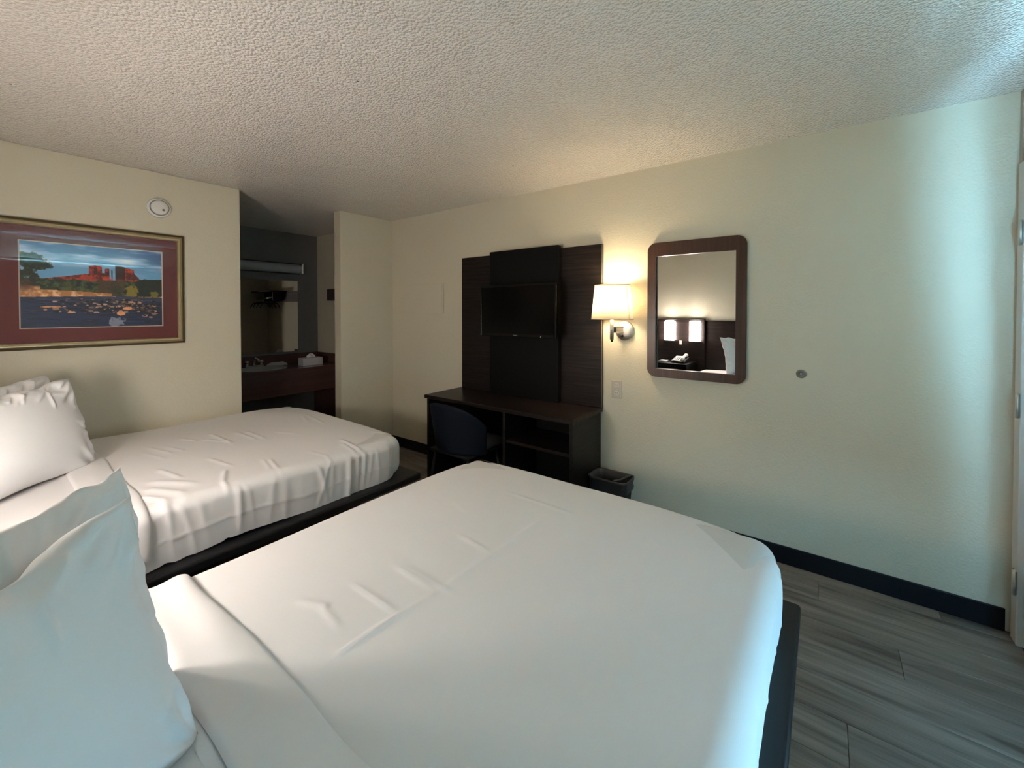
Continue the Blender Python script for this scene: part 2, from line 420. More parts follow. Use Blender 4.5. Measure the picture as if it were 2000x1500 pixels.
def baseboard(name, b_):
    return struct(boxo(name, b_, M['base'], bev=0.004))
baseboard('baseboard_right', (XR-0.010, XR, YF+0.03, YB, 0, 0.104))
baseboard('baseboard_back', (XL, 1.378, YB-0.010, YB, 0, 0.104))
baseboard('baseboard_back_right', (2.25, XR-0.010, YB-0.010, YB, 0, 0.104))
baseboard('baseboard_alcove', (0.55, XR, YA-0.010, YA, 0, 0.104))

# unseen curtain over the window; hem, end gap and stand-off shaped to steer daylight
def curtain(x0, x1, yc, z0, z1, label):
    t_ = thing('curtain', ((x0+x1)/2, yc, z0), label, 'curtain')
    nx, nz = 160, 14; V = []; F = []
    for j in range(nz+1):
        z = z0 + (z1-z0)*j/nz
        for i in range(nx+1):
            s = i/nx; zc = z - 0.020*min(1, max(0, (s-0.2)/0.25))*(1-j/nz); amp = 0.016*(1.0 - 0.5*j/nz)
            V.append((x0+(x1-x0)*s, yc - 0.068*(1-j/nz)**0.8 + amp*math.sin(s*2*PI*13 + 0.6*math.sin(s*9)), zc))
    for j in range(nz):
        for i in range(nx):
            k = j*(nx+1)+i; F.append((k, k+1, k+nx+2, k+nx+1))
    o = raw('fabric', V, F, M['curtain'], t_)
    md = o.modifiers.new('thickness', 'SOLIDIFY'); md.thickness = 0.004
    return t_
CURT_X0, CURT_X1, CURT_Y = 0.20, 1.97, YF+0.115
curtain(CURT_X0, CURT_X1, CURT_Y, 0.668, 2.10, 'unseen pale grey blackout curtain over the front window, gaps shaped for the daylight')
ac = thing('light_block_box', (1.05, YF, 0.08), 'added unseen air conditioner box keeping window light off the floor', 'air conditioner')  # added out of view as a blocker between the window and the floor
boxo('cabinet', (0.50, 1.62, YF+0.001, YF+0.26, 0.06, 0.50), M['ivory_l'], ac, bev=0.012, seg=3)
for k in range(9):
    boxo('louver', (0.56, 1.56, YF+0.258, YF+0.264, 0.12+0.026*k, 0.135+0.026*k), M['ivory'], ac, bev=0.001, seg=1)
rod = thing('curtain_rod', (0.95, CURT_Y, 2.13), 'metal curtain rod above the window of the front wall', 'curtain rod')
bm = bmesh.new(); tube(bm, [(-0.1, CURT_Y, 2.13), (2.02, CURT_Y, 2.13)], 0.012, 12); mesh_obj('pole', bm, M['nickel'], rod, True)
for xx in (-0.08, 2.00):
    boxo('bracket', (xx-0.01, xx+0.01, YF, CURT_Y, 2.122, 2.138), M['nickel'], rod, bev=0.002)

# ------------------------------------------------------------------ beds
def noise1(n, seed, smooth):
    r = np.random.RandomState(seed).randn(n)
    k = np.exp(-0.5*(np.arange(-4*smooth, 4*smooth+1)/max(smooth, 1e-3))**2); k /= k.sum()
    v = np.convolve(np.concatenate([r, r, r]), k, 'same')[n:2*n]
    return v/np.abs(v).max()

def ridge(P, a, b, w, h):
    a = np.array(a, float); b = np.array(b, float); d = b-a; L2 = (d*d).sum()
    t = np.clip(((P-a)@d)/L2, 0, 1); q = P-(a+t[:, None]*d)
    dist = np.sqrt((q*q).sum(1)); env = np.clip(np.minimum(t, 1-t)*5, 0.15, 1)
    return h*env*np.exp(-(dist/w)**2)

class Sheet:
    """A sheet pulled over a mattress: flat crowned top, rolled edges, straight sides, corners fanned."""
    def __init__(s, x0, x1, y0, y1, ztop, zbot, R=0.065, roll=0.055, step=0.0085, rc=0.13):
        s.b = (x0, x1, y0, y1); s.zt, s.zb, s.R, s.roll, s.step, s.rc = ztop, zbot, R, roll, step, rc
    def profile(s, d):
        """d 0..1 roll, then 1..2 side -> (out, drop)"""
        L = s.zt - s.zb - s.roll
        a = np.clip(d, 0, 1)*PI/2
        out = s.R*np.sin(a); drop = s.roll*(1-np.cos(a))
        q = np.clip(d-1, 0, 1)
        return out - 0.018*q**2, drop + q*L
    def build(s, name, parent, top_ridges, side_amp, seed, side_wrinkles=(), head_open=True, crown=0.012):
        x0, x1, y0, y1 = s.b; R = s.R
        cx0, cx1, cy0, cy1 = (x0 if head_open else x0+R), x1-R, y0+R, y1-R
        nx = int((cx1-cx0)/s.step)+1; ny = int((cy1-cy0)/s.step)+1
        xs = np.linspace(cx0, cx1, nx); ys = np.linspace(cy0, cy1, ny)
        X, Y = np.meshgrid(xs, ys, indexing='ij')
        ym, hy, rc = (cy0+cy1)/2, (cy1-cy0)/2, s.rc
        a = np.clip((X-(cx1-rc))/rc, 0, 1); sg = np.sign(Y-ym); b_ = np.clip((np.abs(Y-ym)-(hy-rc))/rc, 0, 1)
        X = X + (a*np.sqrt(1-b_**2/2)-a)*rc; Y = Y + sg*(b_*np.sqrt(1-a**2/2)-b_)*rc
        P = np.stack([X.ravel(), Y.ravel()], 1)
        rs = np.random.RandomState(seed)
        def topz(P):
            ex = np.clip((P[:, 0]-(cx1-0.35))/0.35, 0, 1.3); ey = np.abs((P[:, 1]-(cy0+cy1)/2)/((cy1-cy0)/2))
            z = s.zt - crown*(ex**2.2) - crown*np.clip(ey, 0, 1.2)**3
            cc = np.clip((P[:, 0]-(cx1-0.40))/0.40, 0, 1.2)*np.clip((np.abs(P[:, 1]-(cy0+cy1)/2)-((cy1-cy0)/2-0.40))/0.40, 0, 1.2)
            z = z - 0.008*cc**1.6
            for r in top_ridges: z = z + ridge(P, *r)
            for k in range(5):   # slow unevenness
                a = rs_par[k]; z = z + 0.0022*np.sin(P[:, 0]*a[0]+P[:, 1]*a[1]+a[2])
            return z
        rs_par = [(rs.uniform(-7, 7), rs.uniform(-7, 7), rs.uniform(0, 6)) for _ in range(5)]
        Z = topz(P)
        V = [np.column_stack([P, Z])]
        F = []
        idx = np.arange(nx*ny).reshape(nx, ny)
        for i in range(nx-1):
            for j in range(ny-1):
                F.append((idx[i, j], idx[i+1, j], idx[i+1, j+1], idx[i, j+1]))
        # perimeter of the core: head-left -> along the y1 side, foot, y0 side -> head
        base = np.concatenate([idx[:, ny-1], idx[nx-1, ny-2::-1], idx[nx-2::-1, 0]])
        pp = V[0][base][:, :2]; tg = np.gradient(pp, axis=0)
        tg = np.stack([np.convolve(np.pad(tg[:, q], 3, 'edge'), np.ones(7)/7, 'valid') for q in (0, 1)], 1)
        nrm = np.stack([-tg[:, 1], tg[:, 0]], 1); nrm /= np.linalg.norm(nrm, axis=1)[:, None]; n = len(base)
        if nrm[2, 1] < 0: nrm = -nrm
        bp = V[0][base]
        # wrinkle profiles along the perimeter
        w1 = noise1(n, seed+1, 6); w2 = noise1(n, seed+2, 2); w3 = noise1(n, seed+3, 14); hem = noise1(n, seed+4, 10)
        env = np.clip(noise1(n, seed+5, 12)+0.25, 0, 1)
        nr = 44; prev = base; off = nx*ny
        for k in range(1, nr+1):
            d = 2.0*k/nr
            o, dr = s.profile(np.full(n, d))
            q = np.clip(d-0.55, 0, 1.45)/1.45
            amp = side_amp*np.sin(min(q*1.15, 1)*PI*0.62)
            shift = noise1(n, seed+6, 20)*0.0
            pl = np.zeros(n)
            for (xw, hw, ww, sl) in side_wrinkles:
                pl += np.where(nrm[:, 1] < -0.7, 0.7*hw*np.exp(-((bp[:, 0]-xw-sl*(d-1))/ww)**2), 0)
            wob = pl*np.clip((d-0.35)*2, 0, 1)*np.clip((2.2-d)*1.3, 0, 1) + amp*(0.55*w1*env + 1.2*np.clip(w2, 0, 1)**2*env*1.3 + 0.6*w3*q)
            o = o + wob
            zz = bp[:, 2] - dr + (0.012*hem*np.clip(d-1.4, 0, 1))
            # stitched hem line some way above the bottom
            hb = 0.0024*np.exp(-((d-1.5-0.12*w3)/0.035)**2)*side_amp/0.012
            o = o + hb
            ring = np.column_stack([bp[:, 0]+nrm[:, 0]*o, bp[:, 1]+nrm[:, 1]*o, zz])
            V.append(ring)
            cur = np.arange(off, off+n); off += n
            for i in range(n-1):
                a, b_, c, e = prev[i], prev[i+1], cur[i+1], cur[i]
                if a == b_: F.append((a, c, e))
                else: F.append((a, b_, c, e))
            prev = cur
        V = np.vstack(V)
        o = raw(name, V, F, M['sheet'], parent, True)
        bm = bmesh.new(); bm.from_mesh(o.data); bmesh.ops.recalc_face_normals(bm, faces=bm.faces[:]); bm.to_mesh(o.data); bm.free()
        return o
    def section_path(s, drop_l, drop_r, n=150):
        """path across the bed (y, z) from the y1 side over the top to the y0 side."""
        x0, x1, y0, y1 = s.b; R = s.R
        pts = []
        for d in np.linspace(1+drop_l, 0, 26):
            o, dr = s.profile(np.array(d)); pts.append((y1-R+float(o), s.zt-0.012-float(dr)))
        for y in np.linspace(y1-R, y0+R, n)[1:-1]:
            e = abs((y-(y0+y1)/2)/((y1-y0)/2-R)); pts.append((y, s.zt-0.012*e**3))
        for d in np.linspace(0, 1+drop_r, 26):
            o, dr = s.profile(np.array(d)); pts.append((y0+R-float(o), s.zt-0.012-float(dr)))
        return np.array(pts)

def fold_band(name, sheet, xa, xb, thick, seed, parent, drop_l=0.7, drop_r=0.7):
    """the folded-over top of the sheet: a thick rounded band lying across the bed."""
    path = sheet.section_path(drop_l, drop_r); n = len(path)
    tan = np.gradient(path, axis=0); tan /= np.linalg.norm(tan, axis=1)[:, None]
    nor = np.column_stack([-tan[:, 1], tan[:, 0]])
    if nor[n//2, 1] < 0: nor = -nor
    w1 = noise1(n, seed, 9)*0.012; w2 = noise1(n, seed+1, 5)*0.004; w3 = noise1(n, seed+2, 7)*0.006
    prof = []
    m = 26
    for k in range(m+1):
        t_ = k/m
        h = thick*(1-abs(2*t_-1)**6)**0.6 if 0 < t_ < 1 else 0.0
        prof.append((t_, h + 0.001))
    V = []; F = []
    for i in range(n):
        for (t_, h) in prof:
            x = xa + (xb-xa)*t_ + w1[i]*t_ + w3[i]*(1-t_)
            hh = h*(1 + 0.25*math.sin(t_*9+i*0.03)*0.5) + w2[i]*math.sin(PI*t_)
            V.append((x, path[i, 0]+nor[i, 0]*hh, path[i, 1]+nor[i, 1]*hh))
    for i in range(n-1):
        for k in range(m):
            a = i*(m+1)+k; F.append((a, a+1, a+m+2, a+m+1))
    o = raw(name, V, F, M['sheet'], parent, True)
    bm = bmesh.new(); bm.from_mesh(o.data); bmesh.ops.recalc_face_normals(bm, faces=bm.faces[:]); bm.to_mesh(o.data); bm.free()
    return o

def make_bed(y0, y1, py0, py1, ztop, label, sheetlabel, ridges, side_amp, seed, xfoot=1.765, slabx=1.815, foldx=(0.30, 0.45), side_wrinkles=()):
    yc = (y0+y1)/2
    t_ = thing('bed', (0.75, yc, 0), label, 'bed', 'queen beds on black platforms')
    zs = 0.395
    boxo('platform', (-0.27, slabx, py0, py1, zs-0.045, zs), M['platform'], t_, bev=0.012, seg=3)
    boxo('plinth', (-0.22, 1.46, py0+0.13, py1-0.13, 0.0, zs-0.045), M['platform'], t_, bev=0.004)
    bm = bmesh.new(); box(bm, -0.265, xfoot-0.02, y0+0.018, y1-0.018, zs+0.001, ztop-0.016, bev=0.075, seg=5)
    mesh_obj('mattress', bm, M['mattress'], t_, True)
    sh = Sheet(foldx[0]-0.02, xfoot, y0, y1, ztop, zs+0.012)
    st = thing('bed_sheet', (1.0, yc, zs), sheetlabel, 'sheet', 'white sheets on the beds')
    sh.build('sheet_cloth', st, ridges, side_amp, seed, side_wrinkles)
    fold_band('turned_down_fold', sh, foldx[0], foldx[1], 0.016, seed+20, st)
    # fitted under-sheet showing at the head end
    sh2 = Sheet(-0.262, xfoot-0.05, y0+0.010, y1-0.010, ztop-0.006, zs+0.012)
    fs = Sheet(-0.262, foldx[0]+0.14, y0+0.008, y1-0.008, ztop-0.006, zs+0.012, step=0.02)
    path = fs.section_path(0.95, 0.95); V = []; F = []; n = len(path); m = 20
    w = noise1(n, seed+31, 6)
    for k in range(m+1):
        for i in range(n):
            V.append((-0.262+(foldx[0]+0.06+0.262)*k/m, path[i, 0], path[i, 1]))
    for k in range(m):
        for i in range(n-1):
            a = k*n+i; F.append((a, a+1, a+n+1, a+n))
    raw('fitted_sheet', V, F, M['sheet'], t_, True)
    return t_, sh

NB0, NB1 = 0.105, 1.585
ZB = 0.665
H1 = 0.0042
near_ridges = [((1.33, 0.852), (1.05, 0.864), 0.008, H1*1.5), ((1.07, 0.864), (0.80, 0.873), 0.008, H1*0.8), ((0.82, 0.872), (0.66, 0.889), 0.008, H1*0.8), ((0.70, 0.889), (0.50, 0.898), 0.008, H1*1.5),
    ((1.444, 1.13), (1.432, 0.74), 0.007, H1), ((1.066, 1.04), (1.043, 0.87), 0.007, H1*1.2), ((0.817, 1.08), (0.811, 0.885), 0.008, H1), ((0.835, 1.07), (0.83, 0.80), 0.008, H1*0.6),
    ((0.687, 1.11), (0.689, 0.889), 0.007, H1*1.3), ((0.583, 1.09), (0.568, 0.965), 0.008, H1), ((0.55, 1.16), (0.60, 1.05), 0.012, H1), ((1.25, 1.25), (1.20, 1.12), 0.008, H1*0.4)]
make_bed(NB0, NB1, 0.060, 1.625, ZB, 'nearest bed, on a black platform between the front wall and the nightstand',
         'smooth white sheet on the nearest bed, pressed fold lines down its middle', near_ridges, 0.011, 41, 1.775, 1.83, (0.27, 0.425),
         [(1.62, 0.006, 0.012, -0.03), (1.55, 0.004, 0.010, -0.05), (1.42, 0.004, 0.012, -0.02), (1.2, 0.004, 0.015, 0.0), (1.0, 0.003, 0.015, 0.02)])
FB0, FB1 = 2.175, 3.735
H2 = 0.0075
far_ridges = [((0.59, 2.66), (0.63, 2.43), 0.010, H2), ((0.799, 2.652), (0.838, 2.417), 0.009, H2*0.6), ((1.14, 3.066), (1.139, 2.76), 0.010, H2), ((1.09, 3.10), (1.10, 2.80), 0.009, H2*0.8),
    ((0.976, 3.189), (0.977, 2.812), 0.009, H2*0.8), ((1.00, 2.85), (0.90, 3.05), 0.009, H2*0.6), ((0.816, 3.19), (0.868, 3.053), 0.008, H2*0.8), ((1.615, 3.232), (1.555, 2.824), 0.010, H2*0.6), ((1.58, 3.2), (1.50, 2.95), 0.010, H2*0.4),
    ((1.006, 2.40), (0.972, 2.22), 0.008, H2*0.7), ((0.98, 2.42), (0.94, 2.23), 0.008, H2*0.6), ((0.645, 3.132), (0.709, 2.864), 0.009, H2*0.7), ((0.61, 3.02), (0.66, 2.80), 0.009, H2*0.5), ((0.72, 3.05), (0.76, 2.88), 0.009, H2*0.5),
    ((0.80, 2.40), (0.72, 2.20), 0.010, H2), ((1.43, 2.42), (1.42, 2.20), 0.012, H2), ((1.40, 2.36), (1.38, 2.2), 0.010, H2*0.8), ((0.52, 2.50), (0.66, 2.30), 0.02, H2), ((0.49, 2.42), (0.60, 2.22), 0.018, H2), ((0.46, 2.34), (0.54, 2.19), 0.015, H2),
    ((1.20, 2.36), (1.24, 2.20), 0.008, H2*0.5), ((1.66, 2.45), (1.73, 2.25), 0.010, H2*0.7), ((1.25, 2.9), (1.33, 2.7), 0.009, H2*0.4)]
make_bed(FB0, FB1, 2.125, 3.765, ZB, 'second bed, on a black platform against the wall with the framed picture',
         'wrinkled white sheet on the second bed, below the framed picture', far_ridges, 0.018, 77, 1.765, 1.83, (0.30, 0.47),
         [(0.52, 0.010, 0.012, 0.02), (0.57, 0.007, 0.010, 0.05), (0.63, 0.005, 0.012, 0.04), (0.78, 0.013, 0.013, 0.01), (0.82, 0.006, 0.010, 0.03), (0.93, 0.004, 0.014, -0.02),
          (1.17, 0.009, 0.012, 0.05), (1.21, 0.007, 0.010, -0.05), (1.24, 0.005, 0.010, 0.0), (1.40, 0.011, 0.012, 0.0), (1.44, 0.012, 0.012, 0.0), (1.49, 0.005, 0.010, -0.02), (1.53, 0.007, 0.010, 0.02), (1.60, 0.008, 0.010, 0.01), (1.68, 0.005, 0.012, 0.0)])

# ------------------------------------------------------------------ pillows
def pillow(label, top_c, bot_c, adir, L, T, seed, roll=0.0, Hs=1.06):
    """top_c/bot_c: the visible end's upper and lower corner; adir: plan direction of the long side towards that end."""
    tc, bc = Vector(top_c), Vector(bot_c)
    a = Vector((adir[0], adir[1], 0)).normalized()
    up = (tc-bc); H = up.length; up.normalize()
    up = (up - a*up.dot(a)).normalized()
    n = up.cross(a).normalized()
    if n.y*1.0 > 0: n = -n                      # face towards the front wall
    cen = (tc+bc)/2 - a*(L/2)
    NU, NV = 124, 96
    rs = np.random.RandomState(seed)
    u = np.linspace(-1, 1, NU); v = np.linspace(-1, 1, NV)
    U, Vv = np.meshgrid(u, v, indexing='ij')
    px = L/2*U*(1-0.075*np.cos(PI/2*Vv)**1.3); py = H*Hs/2*Vv*(1-0.10*np.cos(PI/2*U)**1.3)
    ej = noise1(NU, seed+8, 5); py = py + 0.010*np.exp(-((1-Vv)/0.25)**2)*ej[:, None] - roll*(1-U)/2*np.clip(Vv+0.3, 0, 1.3)
    prof = ((1-np.abs(U)**2.3)*(1-np.abs(Vv)**2.3)).clip(0)**0.52
    sag = 1-0.22*Vv
    hwr = np.zeros_like(U)
    for (cu, cv) in ((1, 1), (-1, 1), (1, -1), (-1, -1)):
        du, dv = (U-cu)*L/2, (Vv-cv)*H/2; r = np.sqrt(du**2+dv**2); th = np.arctan2(dv, du)
        ph = rs.uniform(0, 6)
        hwr += 0.007*np.exp(-((r-0.09)/0.06)**2)*np.sin(th*11+ph+r*12)
    # short gathers running in from the seams
    e1 = noise1(NU, seed+1, 3); e2 = noise1(NV, seed+2, 3); e3 = noise1(NU, seed+3, 3)
    hwr += 0.016*np.exp(-((1-Vv)/0.17)**2)*e1[:, None] + 0.010*np.exp(-((0.80-Vv+0.10*noise1(NU, seed+9, 5)[:, None])/0.05)**2)*np.clip(noise1(NU, seed+10, 6), 0, 1)[:, None] + 0.004*np.exp(-((1+Vv)/0.15)**2)*e3[:, None] + 0.007*np.exp(-((1-U)/0.15)**2)*e2[None, :]
    for _ in range(5):
        aa = rs.uniform(-5, 5, 2); hwr += 0.0018*np.sin(U*aa[0]+Vv*aa[1]+rs.uniform(0, 6))
    # crisp gathers: short folds running in from the top seam and the visible end
    PP = np.stack([(U*L/2).ravel(), (Vv*H/2).ravel()], 1)
    for _ in range(16):
        x0 = rs.uniform(-0.9, 0.98)*L/2; ln = rs.uniform(0.05, 0.13); an = rs.uniform(-2.75, -2.1) if rs.rand() < 0.7 else rs.uniform(-1.9, -1.3)
        hwr += ridge(PP, (x0, H/2*0.97), (x0+ln*math.cos(an), H/2*0.97+ln*math.sin(an)), rs.uniform(0.006, 0.010), rs.uniform(0.003, 0.008)).reshape(NU, NV)
    for _ in range(7):
        y0_ = rs.uniform(-0.8, 0.95)*H/2; ln = rs.uniform(0.04, 0.10); an = PI+rs.uniform(-0.6, 0.6)
        hwr += ridge(PP, (L/2*0.96, y0_), (L/2*0.96+ln*math.cos(an), y0_+ln*math.sin(an)), rs.uniform(0.007, 0.011), rs.uniform(0.002, 0.005)).reshape(NU, NV)
    # edge flutter of the seam
    flut = np.exp(-((1-np.maximum(np.abs(U), np.abs(Vv)))/0.10)**2)*0.012*np.sin(6*U+rs.uniform(0, 6))*np.cos(3*Vv+rs.uniform(0, 6))
    flut += 0.009*np.exp(-((1-Vv)/0.07)**2)*noise1(NU, seed+12, 2)[:, None] + 0.003*np.exp(-((1-U)/0.06)**2)*noise1(NV, seed+13, 4)[None, :]
    def sheet_(sg):
        t = sg*(T/2*prof*sag + hwr*np.minimum(prof*3.5, 1)) + flut
        P = (np.array(cen)[None, None] + px[..., None]*np.array(a) + py[..., None]*np.array(up) + t[..., None]*np.array(n))
        return P.reshape(-1, 3)
    A, B = sheet_(1), sheet_(-1)
    allv = np.vstack([A, B])
    zmin = ZB + 0.004
    low = allv[:, 2] < zmin
    allv[low, 2] = zmin + (allv[low, 2]-zmin)*0.02 + 0.001
    F = []; NN = NU*NV
    idx = np.arange(NN).reshape(NU, NV)
    for i in range(NU-1):
        for j in range(NV-1):
            q = (idx[i, j], idx[i+1, j], idx[i+1, j+1], idx[i, j+1])
            F.append(q); F.append(tuple(k+NN for k in q[::-1]))
    me = bpy.data.meshes.new('pillow'); me.from_pydata([tuple(p) for p in allv], [], F)
    bm = bmesh.new(); bm.from_mesh(me); bmesh.ops.remove_doubles(bm, verts=bm.verts[:], dist=0.0012)
    bmesh.ops.recalc_face_normals(bm, faces=bm.faces[:]); bm.to_mesh(me); bm.free()
    o = finish('pillow', me, M['pillow'], None, True)
    tag(o, label, 'pillow', 'white pillows propped on the beds')
    return o
pillow('front pillow of the pair on the nearest bed, lit bluish by the window', (0.160, 1.018, 1.095), (0.283, 0.965, 0.672), (0.82, 0.57), 0.565, 0.15, 3, 0.045)
pillow('back pillow of the pair on the nearest bed, half hidden behind the front one', (0.190, 1.195, 1.104), (0.305, 1.150, 0.672), (0.82, 0.57), 0.585, 0.13, 9, 0.02)
pillow('front pillow of the pair on the second bed, creased at its raised corner', (0.395, 3.195, 1.085), (0.385, 3.030, 0.672), (0.73, 0.68), 0.68, 0.20, 14)
pillow('back pillow of the pair on the second bed, only its top edge showing', (0.345, 3.450, 1.088), (0.345, 3.280, 0.672), (0.73, 0.68), 0.66, 0.18, 21)

# ------------------------------------------------------------------ headboard wall (seen in the mirror)
hb = thing('headboard', (XL, 1.87, 0), 'long dark wooden headboard panel along the bed wall', 'headboard')
boxo('side_panel', (XL, XL+0.025, 0.02, 1.545, 0.02, 1.30), M['espresso_y'], hb, bev=0.003)
boxo('side_panel', (XL, XL+0.025, 2.185, 3.77, 0.02, 1.30), M['espresso_y'], hb, bev=0.003)
boxo('center_panel', (XL, XL+0.055, 1.548, 2.182, 0.02, 1.32), M['espresso_y'], hb, bev=0.003)
boxo('switch_plate', (XL+0.055, XL+0.060, 1.845, 1.88, 0.965, 1.02), M['ivory'], hb, bev=0.002)
for yl, lab in ((1.665, 'lit frosted sconce on the headboard, nearer the first bed'), (2.005, 'lit frosted sconce on the headboard, nearer the picture wall')):
    l_ = thing('headboard_sconce', (XL+0.057, yl, 1.02), lab, 'wall lamp', 'sconces above the nightstand')
    boxo('backplate', (XL+0.0565, XL+0.069, yl-0.055, yl+0.055, 1.01, 1.30), M['nickel'], l_, bev=0.003)
    bm = bmesh.new(); n = 20; rings = []
    for z in (1.025, 1.285):
        rings.append([bm.verts.new((XL+0.069+0.075*math.sin(PI*k/n), yl-0.07*math.cos(PI*k/n), z)) for k in range(n+1)])
    for k in range(n): bm.faces.new((rings[0][k], rings[0][k+1], rings[1][k+1], rings[1][k]))
    bm.faces.new(rings[0]); bm.faces.new(rings[1][::-1]); bm.faces.new((rings[0][0], rings[1][0], rings[1][n], rings[0][n]))
    bmesh.ops.recalc_face_normals(bm, faces=bm.faces[:])
    mesh_obj('frosted_shade', bm, M['sconce_e'], l_)
    bm = bmesh.new()      # added glowing disc over the closed top, brightens the ceiling
    bm.faces.new([bm.verts.new((XL+0.069+0.066*math.sin(PI*k/n), yl-0.061*math.cos(PI*k/n), 1.2945)) for k in range(n+1)])
    if bm.faces[:] and bm.faces[:][0].normal.z < 0: bmesh.ops.reverse_faces(bm, faces=bm.faces[:])
    mesh_obj('fill_disc', bm, M['sconce_fill'], l_)
    for z in (1.018, 1.286):
        bm = bmesh.new(); vs = []
        for zz in (z, z+0.007):
            vs.append([bm.verts.new((XL+0.069+0.079*math.sin(PI*k/n), yl-0.074*math.cos(PI*k/n), zz)) for k in range(n+1)])
        for k in range(n): bm.faces.new((vs[0][k], vs[0][k+1], vs[1][k+1], vs[1][k]))
        bm.faces.new(vs[0]); bm.faces.new(vs[1][::-1]); bm.faces.new((vs[0][0], vs[1][0], vs[1][n], vs[0][n]))
        bmesh.ops.recalc_face_normals(bm, faces=bm.faces[:])
        mesh_obj('end_cap', bm, M['nickel'], l_)

NX1, NSZ = 0.13, 0.745
ns = thing('nightstand', (-0.07, 1.87, 0), 'black nightstand with one drawer between the two beds', 'nightstand')
boxo('top', (XL+0.057, NX1+0.012, 1.640, 2.100, NSZ-0.03, NSZ), M['blackboard'], ns, bev=0.004)
boxo('body', (XL+0.057, NX1-0.02, 1.655, 2.085, 0.08, NSZ-0.031), M['blackboard'], ns, bev=0.003)
boxo('plinth', (XL+0.057, NX1-0.05, 1.675, 2.065, 0.0, 0.08), M['blackboard'], ns, bev=0.002)
for z0, z1 in ((0.50, 0.675), (0.10, 0.485)):
    d = boxo('drawer' if z0 > 0.3 else 'door', (NX1-0.019, NX1, 1.660, 2.080, z0, z1), M['tv'], ns, bev=0.003)
    bm = bmesh.new(); lathe(bm, [(0.006, 0), (0.006, 0.012), (0.014, 0.016), (0.015, 0.024), (0.0, 0.028)], (NX1, 1.87, (z0+z1)/2), 'x', 18)
    mesh_obj('knob', bm, M['chrome'], d, True)
# desk phone
ph = thing('phone', (-0.02, 1.74, NSZ), 'white desk phone with black handset cradle on the nightstand', 'telephone')
def wedge(bm, x0, x1, y0, y1, z0, za, zb):
    vs = [bm.verts.new(c) for c in ((x0, y0, z0), (x1, y0, z0), (x1, y1, z0), (x0, y1, z0), (x0, y0, zb), (x1, y0, za), (x1, y1, za), (x0, y1, zb))]
    for f in ((0, 3, 2, 1), (4, 5, 6, 7), (0, 1, 5, 4), (1, 2, 6, 5), (2, 3, 7, 6), (3, 0, 4, 7)): bm.faces.new([vs[k] for k in f])
    bmesh.ops.bevel(bm, geom=bm.edges[:], offset=0.004, segments=2, affect='EDGES')
bm = bmesh.new(); wedge(bm, -0.11, 0.08, 1.69, 1.86, NSZ+0.001, NSZ+0.025, NSZ+0.075); mesh_obj('body', bm, M['black'], ph)
bm = bmesh.new()
z_at = lambda x: NSZ+0.001+0.024+(0.08-x)/0.19*0.05
vs = [bm.verts.new(c) for c in ((-0.10, 1.755, z_at(-0.10)+0.002), (0.072, 1.755, z_at(0.072)+0.002), (0.072, 1.855, z_at(0.072)+0.002), (-0.10, 1.855, z_at(-0.10)+0.002))]
f = bm.faces.new(vs); r = bmesh.ops.extrude_face_region(bm, geom=[f])
for v in r['geom']:
    if isinstance(v, bmesh.types.BMVert): v.co.z += 0.004
bmesh.ops.recalc_face_normals(bm, faces=bm.faces[:])
mesh_obj('face_plate', bm, M['phone'], ph)
for i in range(4):
    for j in range(3):
        xx, yy = -0.045+0.026*i, 1.775+0.028*j
        boxo('key', (xx, xx+0.016, yy, yy+0.018, z_at(xx+0.008)+0.006, z_at(xx+0.008)+0.010), M['black'], ph, bev=0.001, seg=1)
bm = bmesh.new(); tube(bm, [(-0.11, 1.722, z_at(-0.11)+0.020), (-0.08, 1.722, z_at(-0.08)+0.028), (-0.02, 1.722, z_at(-0.02)+0.036), (0.05, 1.722, z_at(0.05)+0.028), (0.08, 1.722, z_at(0.08)+0.020)], [0.021, 0.024, 0.015, 0.024, 0.021], 14)
mesh_obj('handset', bm, M['phone'], ph, True)
npad = boxo('notepad', (-0.10, 0.01, 1.96, 2.06, NSZ+0.0005, NSZ+0.010), M['paper'], None, bev=0.001)
tag(npad, 'small white notepad lying on the nightstand', 'notepad')

# ------------------------------------------------------------------ picture on the back wall
PX0, PX1, PZ0, PZ1, FWD = 0.098, 1.004, 1.230, 2.008, 0.042
pic = thing('framed_picture', ((PX0+PX1)/2, YB, PZ0), 'gold framed red rock landscape with maroon mat above the second bed', 'picture')
def frame_ring(bm, x0, x1, z0, z1, prof):
    """prof: [(inset, proud)] swept round a rectangle, mitred; faces -Y."""
    rings = []
    for (i_, p_) in prof:
        rings.append([bm.verts.new(c) for c in ((x0+i_, YB-p_, z0+i_), (x1-i_, YB-p_, z0+i_), (x1-i_, YB-p_, z1-i_), (x0+i_, YB-p_, z1-i_))])
    for a in range(len(rings)):
        b_ = (a+1) % len(rings)
        for k in range(4):
            bm.faces.new((rings[a][k], rings[a][(k+1) % 4], rings[b_][(k+1) % 4], rings[b_][k]))
    bmesh.ops.recalc_face_normals(bm, faces=bm.faces[:])
bm = bmesh.new(); frame_ring(bm, PX0, PX1, PZ0, PZ1, [(0, 0.001), (0, 0.018), (0.004, 0.024), (0.013, 0.026), (0.0135, 0.001)]); mesh_obj('outer_moulding', bm, M['bronze'], pic)
bm = bmesh.new(); frame_ring(bm, PX0, PX1, PZ0, PZ1, [(0.0137, 0.001), (0.0137, 0.0265), (0.020, 0.031), (0.027, 0.0315), (0.0272, 0.001)]); mesh_obj('middle_moulding', bm, M['gold'], pic)
